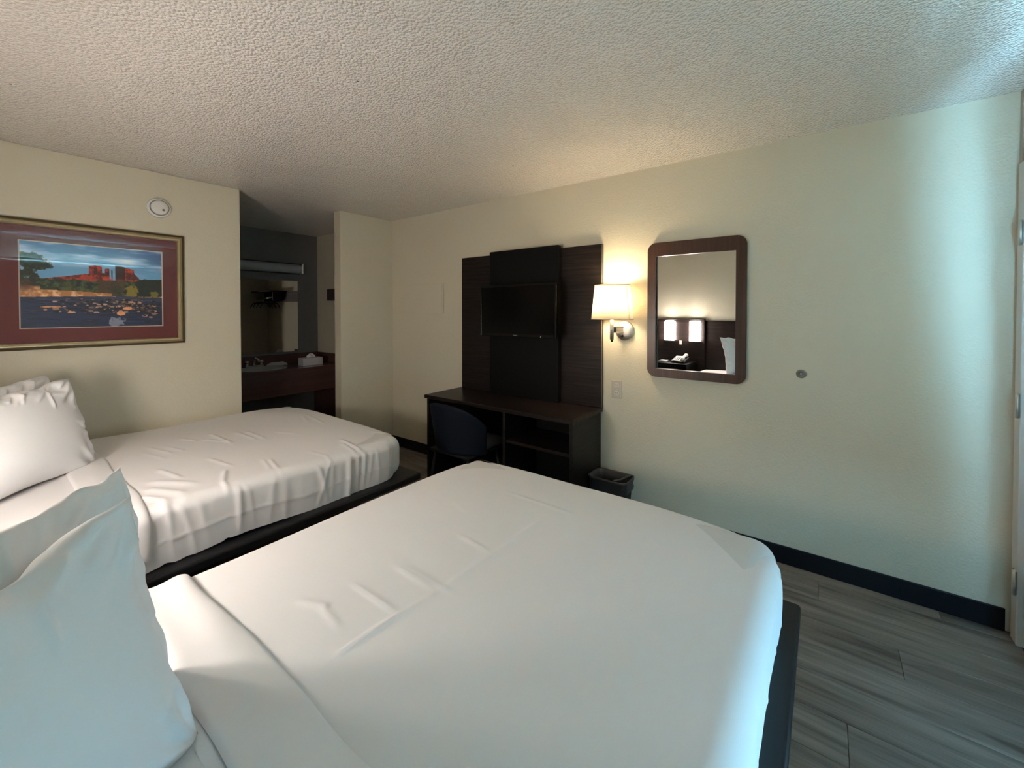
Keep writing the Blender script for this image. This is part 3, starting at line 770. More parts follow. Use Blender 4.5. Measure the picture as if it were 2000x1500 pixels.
bm = bmesh.new(); frame_ring(bm, PX0, PX1, PZ0, PZ1, [(0.0274, 0.001), (0.0274, 0.031), (0.031, 0.033), (0.037, 0.028), (0.042, 0.020), (0.042, 0.001)]); mesh_obj('inner_moulding', bm, M['gold_b'], pic)
QX0, QX1, QZ0, QZ1 = 0.217, 0.882, 1.355, 1.882
bm = bmesh.new(); frame_ring(bm, PX0+0.0425, PX1-0.0425, PZ0+0.0425, PZ1-0.0425, [(0, 0.002), (0, 0.010), (QX0-PX0-0.0425, 0.010), (QX0-PX0-0.0425, 0.002)])
# the mat: window cut to the print
for v in bm.verts:
    if abs(v.co.x-QX0) < 0.002 or abs(v.co.x-(PX1-0.0425-(QX0-PX0-0.0425))) < 0.002:
        v.co.x = QX0 if v.co.x < 0.5 else QX1; v.co.z = QZ0 if v.co.z < 1.6 else QZ1
mesh_obj('mat_board', bm, M['mat'], pic)
bm = bmesh.new(); frame_ring(bm, QX0+0.0003, QX1-0.0003, QZ0+0.0003, QZ1-0.0003, [(0, 0.002), (0, 0.0105), (0.0055, 0.007), (0.0055, 0.002)]); mesh_obj('mat_bevel', bm, M['bevelcut'], pic)

def print_image(w, h):
    rs = np.random.RandomState(5)
    yy, xx = np.mgrid[0:h, 0:w]; x = xx/(w-1); y = 1-yy/(h-1)        # y up
    def vn(fx, fy, seed, oct=4):
        out = np.zeros((h, w)); amp = 1; tot = 0
        for o in range(oct):
            gx, gy = int(fx*2**o)+2, int(fy*2**o)+2
            g = np.random.RandomState(seed+o).rand(gy+1, gx+1)
            px, py = x*(gx-1), y*(gy-1); ix_, iy_ = px.astype(int), py.astype(int); tx, ty = px-ix_, py-iy_
            tx = tx*tx*(3-2*tx); ty = ty*ty*(3-2*ty)
            v = (g[iy_, ix_]*(1-tx)+g[iy_, ix_+1]*tx)*(1-ty)+(g[iy_+1, ix_]*(1-tx)+g[iy_+1, ix_+1]*tx)*ty
            out += amp*v; tot += amp; amp *= 0.55
        return out/tot
    def mixc(img, col, m): m = np.clip(m, 0, 1)[..., None]; return img*(1-m)+np.array(col)*m
    sm = lambda a, b_, t: np.clip((t-a)/(b_-a), 0, 1)
    img = np.zeros((h, w, 3)) + np.array([0.36, 0.52, 0.62])
    img = mixc(img, (0.20, 0.30, 0.46), sm(0.75, 1.05, y)*0.9)
    img = mixc(img, (0.18, 0.25, 0.42), sm(0.6, 1.0, x)*sm(0.7, 0.95, y)*0.9)
    cl = vn(3, 12, 11); img = mixc(img, (0.66, 0.70, 0.76), sm(0.5, 0.75, cl)*sm(0.55, 0.7, y)*0.8)
    img = mixc(img, (0.74, 0.74, 0.80), np.exp(-(((x-0.72)/0.09)**2+((y-0.86)/0.06)**2))*sm(0.3, 0.6, cl)*0.9)
    # red slope
    n1 = vn(8, 8, 21); n2 = vn(26, 20, 31); n3 = vn(60, 44, 71, 2)
    base = 0.575+0.10*sm(0.12, 0.5, x)+0.012*(n2-0.5) - 0.10*sm(0.55, 0.62, x)
    mesa1 = np.where((x > 0.44) & (x < 0.535), 0.775-1.0*np.abs(x-0.485)**1.4-0.02*n2, 0)
    spire = np.where((x > 0.553) & (x < 0.587), 0.735-9*np.abs(x-0.57)**2, 0); spire2 = np.where((x > 0.6) & (x < 0.612), 0.72, 0)
    mesa2 = np.where((x > 0.63) & (x < 0.775), 0.785-0.40*np.clip(x-0.67, 0, 1)-0.015*n2, 0) ; tail = np.where((x > 0.77) & (x < 0.86), 0.70-1.7*(x-0.77), 0)
    sil = np.maximum.reduce([base*((x > 0.06) & (x < 0.66)), mesa1, spire, spire2, mesa2, tail])
    rock = (y < sil)
    rc = np.zeros_like(img)+np.array([0.56, 0.19, 0.11]); rc = mixc(rc, (0.30, 0.085, 0.06), sm(0.42, 0.62, n2)); rc = mixc(rc, (0.66, 0.27, 0.15), sm(0.55, 0.75, n1)*0.7)
    rc = mixc(rc, (0.12, 0.07, 0.07), ((x > 0.628) & (x < 0.705))*sm(0.56, 0.62, y)*0.85)
    rc = mixc(rc, (0.14, 0.06, 0.05), ((x > 0.475) & (x < 0.497))*(np.abs(y-0.70) < 0.05)*0.6)
    rc = mixc(rc, (0.10, 0.08, 0.06), sm(0.64, 0.74, n3)*0.6)
    img = np.where(rock[..., None], rc, img)
    # green belt
    top = 0.545+0.045*n1+0.05*sm(0.78, 0.86, x)+0.02*n2
    gb = y < top
    gc = np.zeros_like(img)+np.array([0.22, 0.26, 0.15]); gc = mixc(gc, (0.07, 0.10, 0.06), sm(0.42, 0.58, 0.5*n2+0.5*n3)); gc = mixc(gc, (0.30, 0.30, 0.13), sm(0.55, 0.8, n1)*0.7); gc = mixc(gc, (0.26, 0.17, 0.10), sm(0.45, 0.6, n1)*(x > 0.5)*(x < 0.7)*0.8)
    gc = mixc(gc, (0.07, 0.10, 0.08), sm(0.76, 0.82, x)*0.8); img = np.where(gb[..., None], gc, img)
    def blob(img, cx, cy, rx, ry, col, a=1.0, rough=0.35):
        d = ((x-cx)/rx)**2+((y-cy)/ry)**2 + rough*(0.5*n2+0.5*n3-0.5)*9
        return mixc(img, col, sm(1.15, 0.75, d)*a)
    img = blob(img, 0.755, 0.45, 0.05, 0.075, (0.42, 0.36, 0.10)); img = blob(img, 0.93, 0.42, 0.035, 0.05, (0.36, 0.34, 0.12)); img = blob(img, 0.64, 0.47, 0.04, 0.05, (0.14, 0.15, 0.06), 0.7)
    # bank and river
    bank = 0.405+0.02*n1-0.03*sm(0.2, 0.6, x)+0.045*(x < 0.12)
    img = np.where(((y < bank+0.03*(x < 0.6)) & (y > 0.30))[..., None], mixc(np.zeros_like(img)+np.array([0.55, 0.36, 0.20]), (0.75, 0.60, 0.46), sm(0.45, 0.7, n2)), img)
    riv = y < (0.365+0.02*sm(0.1, 0.7, x)-0.03*(x-0.5)**2)
    wc = np.zeros_like(img)+np.array([0.11, 0.14, 0.24]); wv = vn(6, 50, 51); wc = mixc(wc, (0.035, 0.045, 0.09), sm(0.45, 0.65, wv)); wc = mixc(wc, (0.20, 0.24, 0.36), sm(0.55, 0.75, wv)*0.8)
    wc = mixc(wc, (0.24, 0.25, 0.31), sm(0.28, 0.37, y)*sm(0.2, 0.5, x)*0.5)
    img = np.where(riv[..., None], wc, img)
    # stones in the river
    for _ in range(420):
        cx = rs.beta(3.0, 1.6); cy = 0.18+0.17*rs.rand()-0.10*(cx > 0.85)*rs.rand()
        if cx < 0.12: continue
        s = 0.004+0.010*rs.rand()**2; c = (np.array([0.60, 0.47, 0.40])*(0.35+0.75*rs.rand())) if rs.rand() < 0.45 else np.array([0.06, 0.045, 0.05])
        an = rs.uniform(-0.5, 0.5); dx_, dy_ = (x-cx)/(s*1.7), (y-cy)/s
        m = np.abs(dx_*math.cos(an)+dy_*math.sin(an))**1.5+np.abs(-dx_*math.sin(an)+dy_*math.cos(an))**1.5 + 1.6*(n2-0.5) < 0.9
        img[m] = c
    for cx, cy, rx, ry in ((0.33, 0.185, 0.034, 0.020), (0.665, 0.165, 0.036, 0.032), (0.19, 0.245, 0.06, 0.010), (0.15, 0.21, 0.012, 0.01), (0.72, 0.23, 0.04, 0.022)):
        m = (((x-cx)/rx)**2+((y-cy)/ry)**2) + 2.2*(n2-0.5) < 0.9; img[m] = np.array([0.72, 0.50, 0.36])*(0.85+0.3*n2[m])[:, None]
    img = blob(img, 0.63, 0.06, 0.06, 0.05, (0.62, 0.63, 0.66), 0.6, 0.5)
    # overhanging tree on the left
    lv = vn(20, 16, 61)
    tree = np.maximum.reduce([np.exp(-(((x-0.06)/0.11)**2+((y-0.78)/0.10)**2)), np.exp(-(((x-0.05)/0.08)**2+((y-0.62)/0.10)**2))*0.8, np.exp(-(((x-0.12)/0.09)**2+((y-0.73)/0.06)**2))])
    img = mixc(img, (0.17, 0.19, 0.10), sm(0.36, 0.46, tree*(0.25+1.3*lv))*0.95); img = mixc(img, (0.07, 0.09, 0.05), sm(0.40, 0.52, tree*(0.1+1.6*n3))*0.75)
    img = mixc(img, (0.24, 0.14, 0.09), np.exp(-(((x-0.03)/0.06)**2+((y-0.50)/0.07)**2))*0.8)
    g = img.mean(2, keepdims=True); img = g+(img-g)*1.05
    return np.clip(img*1.36+0.012, 0, 1)
PWD, PHT = 300, 226
img = print_image(PWD, PHT)
lin = np.where(img <= 0.04045, img/12.92, ((img+0.055)/1.055)**2.4)
V = [(QX0+0.0056+(QX1-QX0-0.0112)*i/(PWD-1), YB-0.004, QZ1-0.0056-(QZ1-QZ0-0.0112)*j/(PHT-1)) for j in range(PHT) for i in range(PWD)]
F = [(j*PWD+i, j*PWD+i+1, (j+1)*PWD+i+1, (j+1)*PWD+i) for j in range(PHT-1) for i in range(PWD-1)]
m, nt, b = nmat('landscape_print')
at = N(nt, 'ShaderNodeAttribute', attribute_name='ink'); nt.links.new(at.outputs['Color'], b.inputs['Base Color']); b.inputs['Roughness'].default_value = 0.6
pr = raw('landscape_print', V, F, m, pic, False)
ca = pr.data.color_attributes.new('ink', 'FLOAT_COLOR', 'POINT')
ca.data.foreach_set('color', np.concatenate([lin.reshape(-1, 3), np.ones((PWD*PHT, 1))], 1).astype(np.float32).ravel())
boxo('glazing', (PX0+0.043, PX1-0.043, YB-0.0155, YB-0.0135, PZ0+0.043, PZ1-0.043), M['glass'], pic, bev=0)

# smoke detector
sd = thing('smoke_detector', (0.866, YB, 2.125), 'round white smoke detector high on the wall above the picture', 'smoke detector')
c = (0.866, YB-0.0005, 2.190)
bm = bmesh.new(); lathe(bm, [(0.0, 0), (0.068, 0.0), (0.068, 0.012), (0.064, 0.016), (0.056, 0.017), (0, 0.017)], c, '-y', 40); mesh_obj('mounting_ring', bm, M['white'], sd, True)
bm = bmesh.new(); lathe(bm, [(0.050, 0.0172), (0.050, 0.030), (0.045, 0.037), (0.030, 0.040), (0, 0.040)], c, '-y', 40); mesh_obj('cover', bm, M['white'], sd, True)
bm = bmesh.new(); lathe(bm, [(0.0545, 0.0172), (0.0545, 0.022), (0.0515, 0.022), (0.0515, 0.0172)], c, '-y', 40, closed=True); mesh_obj('vent_ring', bm, M['rubber'], sd, True)
bm = bmesh.new(); lathe(bm, [(0.0, 0.039), (0.008, 0.039), (0.008, 0.042), (0.006, 0.043), (0, 0.043)], (c[0]+0.018, c[1], c[2]-0.016), '-y', 16); mesh_obj('test_button', bm, M['rubber'], sd, True)

# ------------------------------------------------------------------ TV wall: backing boards, TV, desk
bd = thing('media_panel', (XR, 2.0, 0.75), 'tall dark wood-grain board on the wall behind the television', 'wall panel')
DT = 0.748
boxo('wide_board', (2.832, XR-0.0005, 1.306, 2.712, DT+0.001, 1.953), M['espresso_y'], bd, bev=0.002)
boxo('center_board', (2.785, 2.8315, 1.648, 2.336, DT+0.001, 1.972), M['blackboard'], bd, bev=0.002)
tv = thing('television', (2.73, 1.99, 1.252), 'flat black television hanging on the dark board above the desk', 'television')
TY0, TY1, TZ0, TZ1, TX = 1.610, 2.372, 1.253, 1.678, 2.700
boxo('back_shell', (TX+0.006, TX+0.045, TY0+0.02, TY1-0.02, TZ0+0.02, TZ1-0.02), M['black'], tv, bev=0.012, seg=3)
bm = bmesh.new()
bz = 0.020
box(bm, TX-0.006, TX+0.010, TY0, TY0+bz, TZ0, TZ1, bev=0.004); box(bm, TX-0.006, TX+0.010, TY1-bz, TY1, TZ0, TZ1, bev=0.004)
box(bm, TX-0.006, TX+0.010, TY0+bz, TY1-bz, TZ1-bz, TZ1, bev=0.004); box(bm, TX-0.006, TX+0.010, TY0+bz, TY1-bz, TZ0, TZ0+bz+0.008, bev=0.004)
mesh_obj('bezel', bm, M['tv'], tv)
boxo('screen', (TX-0.001, TX+0.004, TY0+bz-0.001, TY1-bz+0.001, TZ0+bz+0.007, TZ1-bz+0.001), M['screen'], tv, bev=0)
boxo('maker_mark', (TX-0.0072, TX-0.006, 1.972, 2.010, TZ0+0.011, TZ0+0.016), M['rubber'], tv, bev=0)
boxo('indicator', (TX-0.0072, TX-0.006, 1.745, 1.751, TZ0+0.006, TZ0+0.012), M['white'], tv, bev=0)
boxo('wall_mount', (TX+0.045, 2.785, 1.87, 2.11, 1.36, 1.56), M['black'], tv, bev=0.003)

DX_F, DYA, DYB = 2.392, 1.318, 2.725
dk = thing('desk', (2.62, 2.02, 0), 'black desk with an open shelf bay under the television', 'desk')
boxo('desktop', (DX_F, XR-0.001, DYA-0.012, DYB+0.012, DT-0.03, DT), M['espresso_y'], dk, bev=0.004)
boxo('end_panel', (DX_F+0.02, XR-0.011, DYA, DYA+0.025, 0.0, DT-0.031), M['espresso_x'], dk, bev=0.002)
boxo('end_panel', (DX_F+0.02, XR-0.011, DYB-0.025, DYB, 0.0, DT-0.031), M['espresso_x'], dk, bev=0.002)
boxo('divider', (DX_F+0.02, XR-0.011, 1.878, 1.900, 0.0, DT-0.031), M['espresso_x'], dk, bev=0.002)
boxo('shelf', (DX_F+0.03, XR-0.030, DYA+0.0255, 1.8775, 0.49, 0.512), M['espresso_y'], dk, bev=0.002)
boxo('bottom_panel', (DX_F+0.03, XR-0.030, DYA+0.0255, 1.8775, 0.06, 0.082), M['espresso_y'], dk, bev=0.002)
boxo('back_panel', (XR-0.029, XR-0.012, DYA+0.0255, DYB-0.0255, 0.12, DT-0.031), M['blackboard'], dk, bev=0.001)
boxo('edge_band', (2.8285, 2.8318, 1.3035, 1.3055, DT+0.002, 1.952), M['rubber'], bd, bev=0)

# chair pushed under the desk
ch = thing('desk_chair', (2.32, 2.27, 0), 'navy shell-back chair with grey seat pushed under the desk', 'chair')
CX_, CY_ = 2.36, 2.245
V = []; F = []; na, nz_ = 40, 18
for side in (0, 1):
    for j in range(nz_+1):
        t_ = j/nz_
        for i in range(na+1):
            s = -1+2*i/na; ang = s*1.35
            r = 0.245 + 0.020*t_ - side*0.028
            top = 0.778 - 0.17*abs(s)**2.4
            z = 0.40 + (top-0.40)*t_
            lean = 0.055*t_*math.cos(ang)
            V.append((CX_ - r*math.cos(ang)*0.80 - lean + 0.02, CY_ + r*math.sin(ang)*1.06, z))
NN = (na+1)*(nz_+1)
for j in range(nz_):
    for i in range(na):
        k = j*(na+1)+i
        F.append((k, k+1, k+na+2, k+na+1)); k += NN; F.append((k, k+na+1, k+na+2, k+1))
for i in range(na):
    k = nz_*(na+1)+i; F.append((k, k+1, k+1+NN, k+NN)); F.append((i, i+NN, i+1+NN, i+1))
for j in range(nz_):
    k = j*(na+1); F.append((k, k+na+1, k+na+1+NN, k+NN)); k += na; F.append((k, k+NN, k+na+1+NN, k+na+1))
o = raw('backrest', V, F, M['navy'], ch, True)
bm = bmesh.new(); bm.from_mesh(o.data); bmesh.ops.recalc_face_normals(bm, faces=bm.faces[:]); bm.to_mesh(o.data); bm.free()
bm = bmesh.new(); box(bm, CX_-0.09, CX_+0.25, CY_-0.215, CY_+0.195, 0.405, 0.470, bev=0.03, seg=4)
mesh_obj('seat', bm, M['seat'], ch, True)
boxo('seat_frame', (CX_-0.17, CX_+0.23, CY_-0.205, CY_+0.205, 0.385, 0.404), M['black'], ch, bev=0.004)
for sx_ in (-1, 1):
    for sy_ in (-1, 1):
        bm = bmesh.new(); tube(bm, [(CX_+0.03+sx_*0.16, CY_+sy_*0.17, 0.385), (CX_+0.03+sx_*0.21, CY_+sy_*0.21, 0.0)], [0.014, 0.011], 10)
        mesh_obj('leg', bm, M['black'], ch, True)

# wastebasket with liner
wb = thing('wastebasket', (2.685, 1.165, 0), 'black rectangular wastebasket with a dark grey liner beside the desk', 'wastebasket')
def rrect(hx, hy, r, n=7):
    pts = []
    for cx, cy, a0 in ((hx-r, hy-r, 0), (-hx+r, hy-r, PI/2), (-hx+r, -hy+r, PI), (hx-r, -hy+r, 1.5*PI)):
        for k in range(n+1):
            a = a0+PI/2*k/n; pts.append((cx+r*math.cos(a), cy+r*math.sin(a)))
    return pts
def loft(bm, rings, close_end=True):
    rv = [[bm.verts.new(p) for p in r] for r in rings]
    n = len(rv[0])
    for i in range(len(rv)-1):
        for k in range(n): bm.faces.new((rv[i][k], rv[i][(k+1) % n], rv[i+1][(k+1) % n], rv[i+1][k]))
    if close_end: bm.faces.new(rv[0]); bm.faces.new(rv[-1])
    bmesh.ops.recalc_face_normals(bm, faces=bm.faces[:])
bcx, bcy, bh = 2.690, 1.168, 0.325
def ringz(hx, hy, r, z, wob=0, seed=0):
    p = rrect(hx, hy, r); nn = len(p); w = noise1(nn, seed, 2)*wob if wob else np.zeros(nn)
    wz = noise1(nn, seed+1, 2)*wob*1.2 if wob else np.zeros(nn)
    return [(bcx+a*(1+w[i]/0.12), bcy+c_*(1+w[i]/0.12), z+wz[i]) for i, (a, c_) in enumerate(p)]
bm = bmesh.new(); loft(bm, [ringz(0.066, 0.105, 0.03, 0.0), ringz(0.088, 0.132, 0.035, bh), ringz(0.083, 0.127, 0.033, bh), ringz(0.062, 0.100, 0.028, 0.006)]); mesh_obj('bucket', bm, M['bin'], wb, False)
bm = bmesh.new(); loft(bm, [ringz(0.089, 0.134, 0.04, bh-0.085, 0.006, 3), ringz(0.0935, 0.138, 0.04, bh-0.060, 0.004, 5), ringz(0.092, 0.136, 0.04, bh-0.030, 0.003, 7), ringz(0.097, 0.141, 0.042, bh-0.012, 0.003, 8), ringz(0.096, 0.140, 0.04, bh+0.006, 0.004, 9),
     ringz(0.083, 0.127, 0.036, bh+0.004, 0.004, 11), ringz(0.074, 0.117, 0.034, bh-0.05, 0.004, 13), ringz(0.066, 0.106, 0.03, bh-0.15, 0.004, 15), ringz(0.05, 0.09, 0.03, 0.03, 0.0, 17)], False); mesh_obj('liner', bm, M['liner'], wb, True)
bm = bmesh.new(); tube(bm, [(bcx-0.082, bcy-0.05, bh+0.006), (bcx-0.02, bcy-0.075, bh-0.004), (bcx+0.05, bcy-0.10, bh+0.002), (bcx+0.085, bcy-0.115, bh+0.007)], [0.006, 0.009, 0.009, 0.005], 8); mesh_obj('liner_fold', bm, M['liner'], wb, True)

# ------------------------------------------------------------------ mirror on the TV wall
mr_ = thing('wall_mirror', (XR, 0.675, 1.015), 'mirror in a wide brown wooden frame with rounded corners', 'mirror')
MY0, MY1, MZ0, MZ1 = 0.3765, 0.973, 1.017, 1.921
GY0, GY1, GZ0, GZ1 = 0.434, 0.9175, 1.073, 1.830
bm = bmesh.new()
cy, cz = (MY0+MY1)/2, (MZ0+MZ1)/2
n = 8
out = [(cy+a, cz+c_) for a, c_ in rrect((MY1-MY0)/2, (MZ1-MZ0)/2, 0.055, n)]
gy, gz = (GY0+GY1)/2, (GZ0+GZ1)/2
corners = [(GY1, GZ1), (GY0, GZ1), (GY0, GZ0), (GY1, GZ0)]
inn = [corners[k//(n+1)] for k in range(4*(n+1))]
rings = []
for pts, xx, sc in ((out, XR-0.0005, 1.0), (out, XR-0.022, 1.0), (out, XR-0.027, 0.990), (inn, XR-0.027, 1.0), (inn, XR-0.012, 1.0)):
    rings.append([(xx, cy+(p-cy)*sc, cz+(q-cz)*(1-(1-sc)*0.7)) for p, q in pts])
rv = [[bm.verts.new(p) for p in r] for r in rings]; nn = len(out)
for i in range(4):
    for k in range(nn):
        vs = [rv[i][k], rv[i][(k+1) % nn], rv[i+1][(k+1) % nn], rv[i+1][k]]
        try: bm.faces.new(vs)
        except ValueError: pass
bmesh.ops.remove_doubles(bm, verts=bm.verts[:], dist=1e-5)
bmesh.ops.recalc_face_normals(bm, faces=bm.faces[:])
mesh_obj('mirror_frame', bm, M['mframe'], mr_)
MIRROR_YAW = 2.3
bm = bmesh.new()
dyx = math.tan(math.radians(MIRROR_YAW))*(GY1-GY0)
tl = math.tan(math.radians(0.3))*(GZ1-GZ0)   # hangs tipped forward a touch
vs = [bm.verts.new(c) for c in ((XR-0.002-dyx, GY0, GZ0), (XR-0.002, GY1, GZ0), (XR-0.002-tl, GY1, GZ1), (XR-0.002-dyx-tl, GY0, GZ1))]
bm.faces.new(vs[::-1])
bmesh.ops.recalc_face_normals(bm, faces=bm.faces[:])
mesh_obj('mirror_glass', bm, M['mirror'], mr_)

# wall sconce by the mirror
ws = thing('wall_sconce', (XR, 1.14, 1.245), 'lit cream-shaded wall lamp on a round nickel plate by the mirror', 'wall lamp')
bm = bmesh.new(); lathe(bm, [(0.0, 0.0), (0.069, 0.0), (0.069, 0.006), (0.064, 0.013), (0.030, 0.020), (0, 0.022)], (XR-0.0005, 1.14, 1.322), '-x', 36); mesh_obj('wall_plate', bm, M['nickel'], ws, True)
SX, SY = 2.742, 1.188
bm = bmesh.new(); tube(bm, [(SX, SY, 1.262), (SX, SY, 1.43)], 0.0135, 16); mesh_obj('stem', bm, M['nickel'], ws, True)
bm = bmesh.new(); lathe(bm, [(0.0, 1.246), (0.007, 1.248), (0.0085, 1.255), (0.006, 1.2615), (0, 1.2617)], (SX, SY, 0), 'z', 14); mesh_obj('finial', bm, M['black'], ws, True)
for z in (1.352, 1.312):
    bm = bmesh.new(); tube(bm, [(SX, SY, z), (SX+0.03, SY-0.008, z), (2.815, 1.158, z-0.002), (2.842, 1.145, z-0.004)], 0.005, 10); mesh_obj('arm', bm, M['nickel'], ws, True)
boxo('arm_block', (SX+0.014, SX+0.036, SY-0.020, SY-0.004, 1.316, 1.348), M['black'], ws, bev=0.003)
bm = bmesh.new(); lathe(bm, [(0.010, 0.0), (0.010, 0.010), (0.007, 0.016), (0, 0.017)], (XR-0.016, 1.153, 1.284), '-x', 14); mesh_obj('switch_knob', bm, M['black'], ws, True)
prof = [(1.0, 1.404), (0.83, 1.645)]
bm = bmesh.new(); R0 = 0.148
nn = 56; rings = []
for (q, z, th) in ((1.0, 1.404, 0), (0.915, 1.525, 0), (0.83, 1.645, 0), (0.83, 1.645, 0.0016), (0.915, 1.525, 0.0016), (1.0, 1.404, 0.0016)):
    rings.append([bm.verts.new((SX+(0.100*q-th)*math.cos(2*PI*k/nn), SY+(0.150*q-th)*math.sin(2*PI*k/nn), z)) for k in range(nn)])
for i in range(6):
    for k in range(nn):
        bm.faces.new((rings[i][k], rings[i][(k+1) % nn], rings[(i+1) % 6][(k+1) % nn], rings[(i+1) % 6][k]))
bmesh.ops.recalc_face_normals(bm, faces=bm.faces[:])
sh_ = mesh_obj('lamp_shade', bm, M['shade'], ws, True)
for z, q in ((1.4045, 1.002), (1.641, 0.835)):
    bm = bmesh.new(); pts = [(SX+0.1003*q*math.cos(2*PI*k/nn), SY+0.1503*q*math.sin(2*PI*k/nn), z) for k in range(nn+1)]
    tube(bm, pts, 0.0022, 6, cap=False); mesh_obj('trim_ring', bm, M['ivory'], sh_, True)
aS = -0.62*PI
bm = bmesh.new(); tube(bm, [(SX+0.1007*q*math.cos(aS), SY+0.1507*q*math.sin(aS), z) for q, z in ((1.0, 1.405), (0.915, 1.525), (0.83, 1.643))], 0.0016, 6); mesh_obj('seam', bm, M['ivory'], sh_, True)
bm = bmesh.new(); lathe(bm, [(0.0, 1.430), (0.013, 1.431), (0.014, 1.47), (0.0, 1.471)], (SX, SY, 0), 'z', 14); mesh_obj('socket', bm, M['ivory_l'], ws, True)
bm = bmesh.new(); lathe(bm, [(0.013, 1.472), (0.028, 1.505), (0.045, 1.545), (0.050, 1.580), (0.042, 1.612), (0.022, 1.630), (0.0, 1.635)], (SX, SY, 0), 'z', 20)
bulb = mesh_obj('bulb', bm, emit('lit_bulb', WALL_SCONCE_COL, BULB_E), ws, True)

# outlet, bumper, access panel
ot = thing('power_outlet', (XR, 1.199, 0.833), 'ivory duplex outlet on the wall below the wall lamp', 'outlet')
boxo('cover_plate', (XR-0.007, XR-0.0005, 1.160, 1.238, 0.833, 0.960), M['ivory'], ot, bev=0.003)
for z in (0.868, 0.925):
    bm = bmesh.new(); lathe(bm, [(0.0175, 0.0), (0.0175, 0.0025), (0.0, 0.0025)], (XR-0.007, 1.199, z), '-x', 24)
    for v in bm.verts:
        v.co.z = z + max(-0.0135, min(0.0135, v.co.z-z))
    rc = mesh_obj('socket', bm, M['ivory_l'], ot)
    for dy in (-0.0065, 0.0065):
        boxo('slot', (XR-0.0100, XR-0.0093, 1.199+dy-0.001, 1.199+dy+0.001, z-0.001, z+0.0075), M['black'], rc, bev=0)
bm = bmesh.new(); lathe(bm, [(0.0, 0), (0.0035, 0), (0.0035, 0.001), (0, 0.0015)], (XR-0.007, 1.199, 0.8965), '-x', 10); mesh_obj('screw', bm, M['nickel'], ot, True)
bp_ = thing('wall_bumper', (XR, 0.105, 1.085), 'small round grey door bumper alone on the wall right of the mirror', 'door bumper')
bm = bmesh.new(); lathe(bm, [(0.0, 0), (0.024, 0.0), (0.024, 0.006), (0.019, 0.013), (0.012, 0.013), (0.010, 0.007), (0, 0.007)], (XR-0.0005, 0.105, 1.107), '-x', 28); mesh_obj('bumper_ring', bm, M['rubber'], bp_, True)
bm = bmesh.new(); lathe(bm, [(0.0, 0.0072), (0.006, 0.0072), (0.005, 0.010), (0, 0.011)], (XR-0.0005, 0.105, 1.107), '-x', 14); mesh_obj('screw', bm, M['nickel'], bp_, True)
ap = thing('access_panel', (XR, 3.343, 1.44), 'flush rectangular access panel painted like the wall left of the television', 'access panel')
boxo('panel_frame', (XR-0.016, XR-0.0005, 2.978, 3.708, 1.438, 1.738), M['wall'], ap, bev=0.003)
boxo('panel_door', (XR-0.021, XR-0.0162, 2.990, 3.696, 1.450, 1.726), M['wall'], ap, bev=0.001)

# ------------------------------------------------------------------ alcove: vanity
CZ = 0.815
vn_ = thing('vanity', (2.1, 5.05, 0), 'reddish brown vanity counter with a deep apron in the alcove', 'vanity')
bm = bmesh.new()
SKX, SKY, SKA, SKB = 2.05, 5.03, 0.235, 0.185
ring_o = []; ring_i = []
rect = [(0.56, 4.745), (2.855, 4.745), (2.855, YA-0.001), (0.56, YA-0.001)]
nseg = 48
hole = [(SKX+SKA*math.cos(2*PI*k/nseg), SKY+SKB*math.sin(2*PI*k/nseg)) for k in range(nseg)]
def rect_pt(a):
    dx, dy = math.cos(a), math.sin(a); tt = 1e9
    if dx > 1e-9: tt = min(tt, (2.855-SKX)/dx)
    if dx < -1e-9: tt = min(tt, (0.56-SKX)/dx)
    if dy > 1e-9: tt = min(tt, (YA-0.001-SKY)/dy)
    if dy < -1e-9: tt = min(tt, (4.745-SKY)/dy)
    return (SKX+dx*tt, SKY+dy*tt)
angs = sorted([2*PI*k/nseg for k in range(nseg)] + [math.atan2(py-SKY, px-SKX) % (2*PI) for px, py in rect])
top_o = [bm.verts.new((*rect_pt(a), CZ)) for a in angs]; top_i = [bm.verts.new((SKX+SKA*math.cos(a), SKY+SKB*math.sin(a), CZ)) for a in angs]
bot_o = [bm.verts.new((*rect_pt(a), CZ-0.035)) for a in angs]; bot_i = [bm.verts.new((SKX+SKA*math.cos(a), SKY+SKB*math.sin(a), CZ-0.035)) for a in angs]
nn = len(angs)
for k in range(nn):
    q = (k+1) % nn
    for A_, B_ in ((top_i, top_o), (top_o, bot_o), (bot_o, bot_i), (bot_i, top_i)):
        bm.faces.new((A_[k], A_[q], B_[q], B_[k]))
bmesh.ops.recalc_face_normals(bm, faces=bm.faces[:])
mesh_obj('countertop', bm, M['counter'], vn_)
boxo('apron', (0.56, 2.855, 4.765, 4.785, 0.53, CZ-0.036), M['mahogany'], vn_, bev=0.002)
boxo('backsplash', (0.56, 2.835, YA-0.020, YA-0.001, CZ+0.001, CZ+0.115), M['counter'], vn_, bev=0.003)
boxo('side_splash', (2.836, 2.8585, 4.75, YA-0.001, CZ+0.001, CZ+0.115), M['counter'], vn_, bev=0.003)
boxo('support_panel', (2.80, 2.83, 4.80, YA-0.01, 0.10, CZ-0.036), M['mahogany'], vn_, bev=0.002)
bm = bmesh.new()
rings = [[(SKX+SKA*q*math.cos(2*PI*k/40), SKY+SKB*q*math.sin(2*PI*k/40), CZ+z) for k in range(40)] for q, z in ((1.07, 0.001), (1.06, 0.012), (1.0, 0.013), (0.95, 0.0), (0.85, -0.08), (0.55, -0.13), (0.12, -0.14))]
loft(bm, rings, False); sk = mesh_obj('sink_basin', bm, M['porcelain'], vn_, True)
